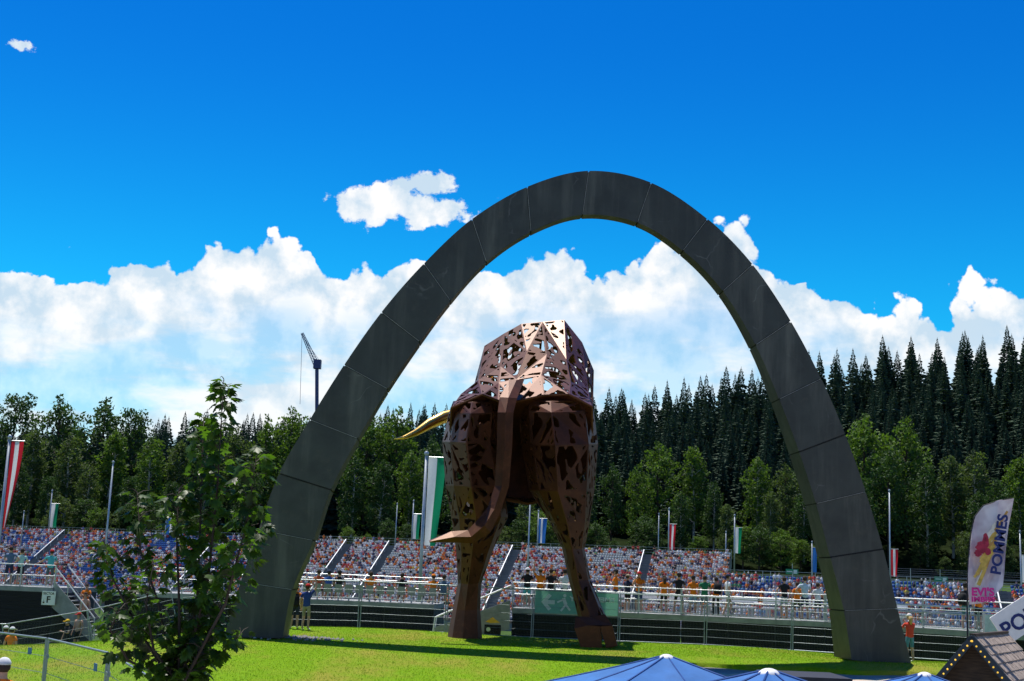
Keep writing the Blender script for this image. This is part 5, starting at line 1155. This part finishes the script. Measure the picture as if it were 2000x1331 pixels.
for (px, lab, shirt, hat) in [(612, 'seated man in a red orange shirt seen from behind', (.62, .10, .04), None), (631, 'seated man in a blue shirt seen from behind', (.04, .12, .42), ('cap', NAVY)), (653, 'seated man in a black shirt beside the blue one', BLACK, ('cap', BLACK)), (718, 'seated person in a bright orange shirt on the middle terrace', ORANGE, None), (838, 'seated person in an orange shirt and orange cap near the stairs', ORANGE, ('cap', ORANGE)), (862, 'seated person in a blue shirt near the stairs', GREYB, None), (785, 'seated person in black in the row of grey seats', BLACK, None)]:
    px = 598 + 20.5 * round((px - 598) / 20.5); person(lab, XD(px, 62.6, DZ), 62.78, DZ, random.uniform(-.2, .2), shirt, DENIM, ('lap', 'lap'), 'sit', hat=hat, h=1.82)
# people standing along the back rail of the far stand
Bk = Vector((-math.sin(YAW), math.cos(YAW), 0))
for px, nm, cc in ((645, 'white', WHITE), (663, 'white', WHITE), (712, 'red', RED), (729, 'blue', (.10, .2, .5)), (741, 'red', RED), (747, 'white', WHITE), (775, 'red', RED), (858, 'white', WHITE), (1020, 'white', WHITE), (1237, 'red', RED), (1247, 'red', RED), (1278, 'black', BLACK), (1420, 'white', WHITE), (160, 'blue', (.06, .15, .5)), (177, 'red', RED), (30, 'black', BLACK), (632, 'orange', ORANGE), (620, 'white', WHITE)):
    best = min(range(0, 640), key=lambda k: abs(XD(px, (Vector((tr_top.x, 262, 0)) - A_ * k * .25).y, 11) - (Vector((tr_top.x, 262, 0)) - A_ * k * .25).x)); q = Vector((tr_top.x, 262, 0)) - A_ * best * .25 + Bk * .2
    person(f'person in {"an" if nm[0] == "o" else "a"} {nm} top standing at the back rail of the far stand', q.x, q.y, 10.15, 3.14, cc, NAVY, ('hang', 'fold'), group=f'people in {nm} at the back rail')
finish_people()

# ------------------------------------------------------------------ young maple in the foreground
mleaf = mat('leaf_maple', (.062, .14, .014), .45, var=.4, scale=3, spec=.4, transl=.55); twig_m = mat('maple_bark', (.05, .035, .025), .8)
def leaf_mesh(seed):
    r = random.Random(seed); half = [(0, .02), (.10, -.06), (.30, -.02), (.24, .10), (.52, .22), (.40, .32), (.60, .58), (.36, .50), (.26, .56), (.30, .74), (.16, .72), (0, 1.02)]
    pts = half + [(-x * r.uniform(.9, 1.1), y) for x, y in half[-2:0:-1]]; k = r.uniform(.12, .3); dp = r.uniform(.05, .35)
    def z3(x, y): return (x, y, -k * abs(x) - dp * y * y + .03 * math.sin(9 * x + 7 * y))
    vs = [z3(0, .34)] + [z3(*p) for p in pts]; n = len(pts); return np.array(vs), np.array([(0, 1 + i, 1 + (i + 1) % n) for i in range(n)])
LM = [leaf_mesh(k) for k in range(4)]; LMM = [np_mesh('leaf', v, f, [mleaf]) for v, f in LM]
MD = 13.0
root = P(352, 1520, MD); root.z = base_z(root.x, MD) - .05
mp_ = thing('maple_tree', 'young many stemmed maple with dark lobed leaves beside the fence', 'tree', root)
stems = [[(352, 1331), (405, 1150), (425, 950), (437, 740)], [(345, 1331), (385, 1180), (392, 1000), (398, 812)], [(340, 1331), (310, 1180), (275, 1080), (268, 962)], [(360, 1331), (440, 1180), (480, 1030), (503, 878)], [(335, 1331), (270, 1230), (220, 1130), (205, 1060)], [(350, 1331), (350, 1180), (345, 1050), (350, 955)], [(362, 1331), (400, 1250), (440, 1160), (515, 1020)], [(355, 1331), (420, 1290), (450, 1260), (470, 1240)], [(330, 1331), (250, 1290), (215, 1230), (235, 1190)], [(345, 1331), (300, 1270), (285, 1180), (300, 1100)]]
leaves = []; rl = random.Random(5)
for si, st in enumerate(stems):
    dd = MD + rl.uniform(-.7, .7); pts = [root] + [P(x, y, MD + (dd - MD) * (i + 1) / len(st)) for i, (x, y) in enumerate(st)]
    pts[1] = P(st[0][0], st[0][1], MD + (dd - MD) * .2)
    MB().tube(pts, [.022, .017, .013, .009, .003], 6).build('stem', twig_m, mp_, True)
    tw = MB(); Ltot = sum((pts[i + 1] - pts[i]).length for i in range(1, 4)); n = int(Ltot * (40 if si < 7 else 26))
    for k in range(n):
        f = k / max(1, n - 1); s = f * 3; i = min(2, int(s)); p = pts[i + 1].lerp(pts[i + 2], s - i)
        if noise.noise(Vector((si * 7.3, f * 5.0, 1.1))) < -.28 and f < .8: continue
        a = rl.uniform(0, 6.28); ln = rl.uniform(.05, .24) * (1 - .45 * f); e = p + Vector((math.cos(a) * ln, math.sin(a) * ln, ln * rl.uniform(.0, .7)))
        tw.tube([p, p.lerp(e, .5) + Vector((0, 0, .02)), e], [.006, .004, .002], 3, cap=False)
        for q in range(rl.choice((1, 2, 3, 3))): leaves.append((p.lerp(e, rl.uniform(.55, 1.0)), Vector((math.cos(a + rl.uniform(-1.3, 1.3)), math.sin(a + rl.uniform(-1.3, 1.3)), 0))))
    tag(tw.build('twig', twig_m, mp_), kind='stuff')
rl.shuffle(leaves); Vs = []; Fs = []; n0 = 0; off = Vector(mp_['_o'])
for i, (p, od) in enumerate(leaves):
    size = rl.uniform(.075, .145); y_ = (od * .75 + Vector((0, 0, rl.uniform(-.95, .05)))).normalized(); n_ = Vector((rl.gauss(0, .35), rl.gauss(0, .35), 1)); x_ = y_.cross(n_).normalized(); z_ = x_.cross(y_); st_ = p + y_ * .05
    M = Matrix((x_, y_, z_)).transposed().to_4x4(); M.translation = st_ - off
    M = M @ Matrix.Diagonal((size, size, size, 1))
    if i < 300:
        o = link('leaf', LMM[i % 4], mp_); o.matrix_local = M
    else:
        v, f = LM[i % 4]; Mn = np.array(M); Vs.append(v @ Mn[:3, :3].T + Mn[:3, 3]); Fs.append(f + n0); n0 += len(v)
print('leaves', len(leaves))
tag(link('foliage', np_mesh('foliage', np.concatenate(Vs), np.concatenate(Fs), [mleaf]), mp_), kind='stuff')

for o in bpy.data.objects:
    if '_o' in o: del o['_o']
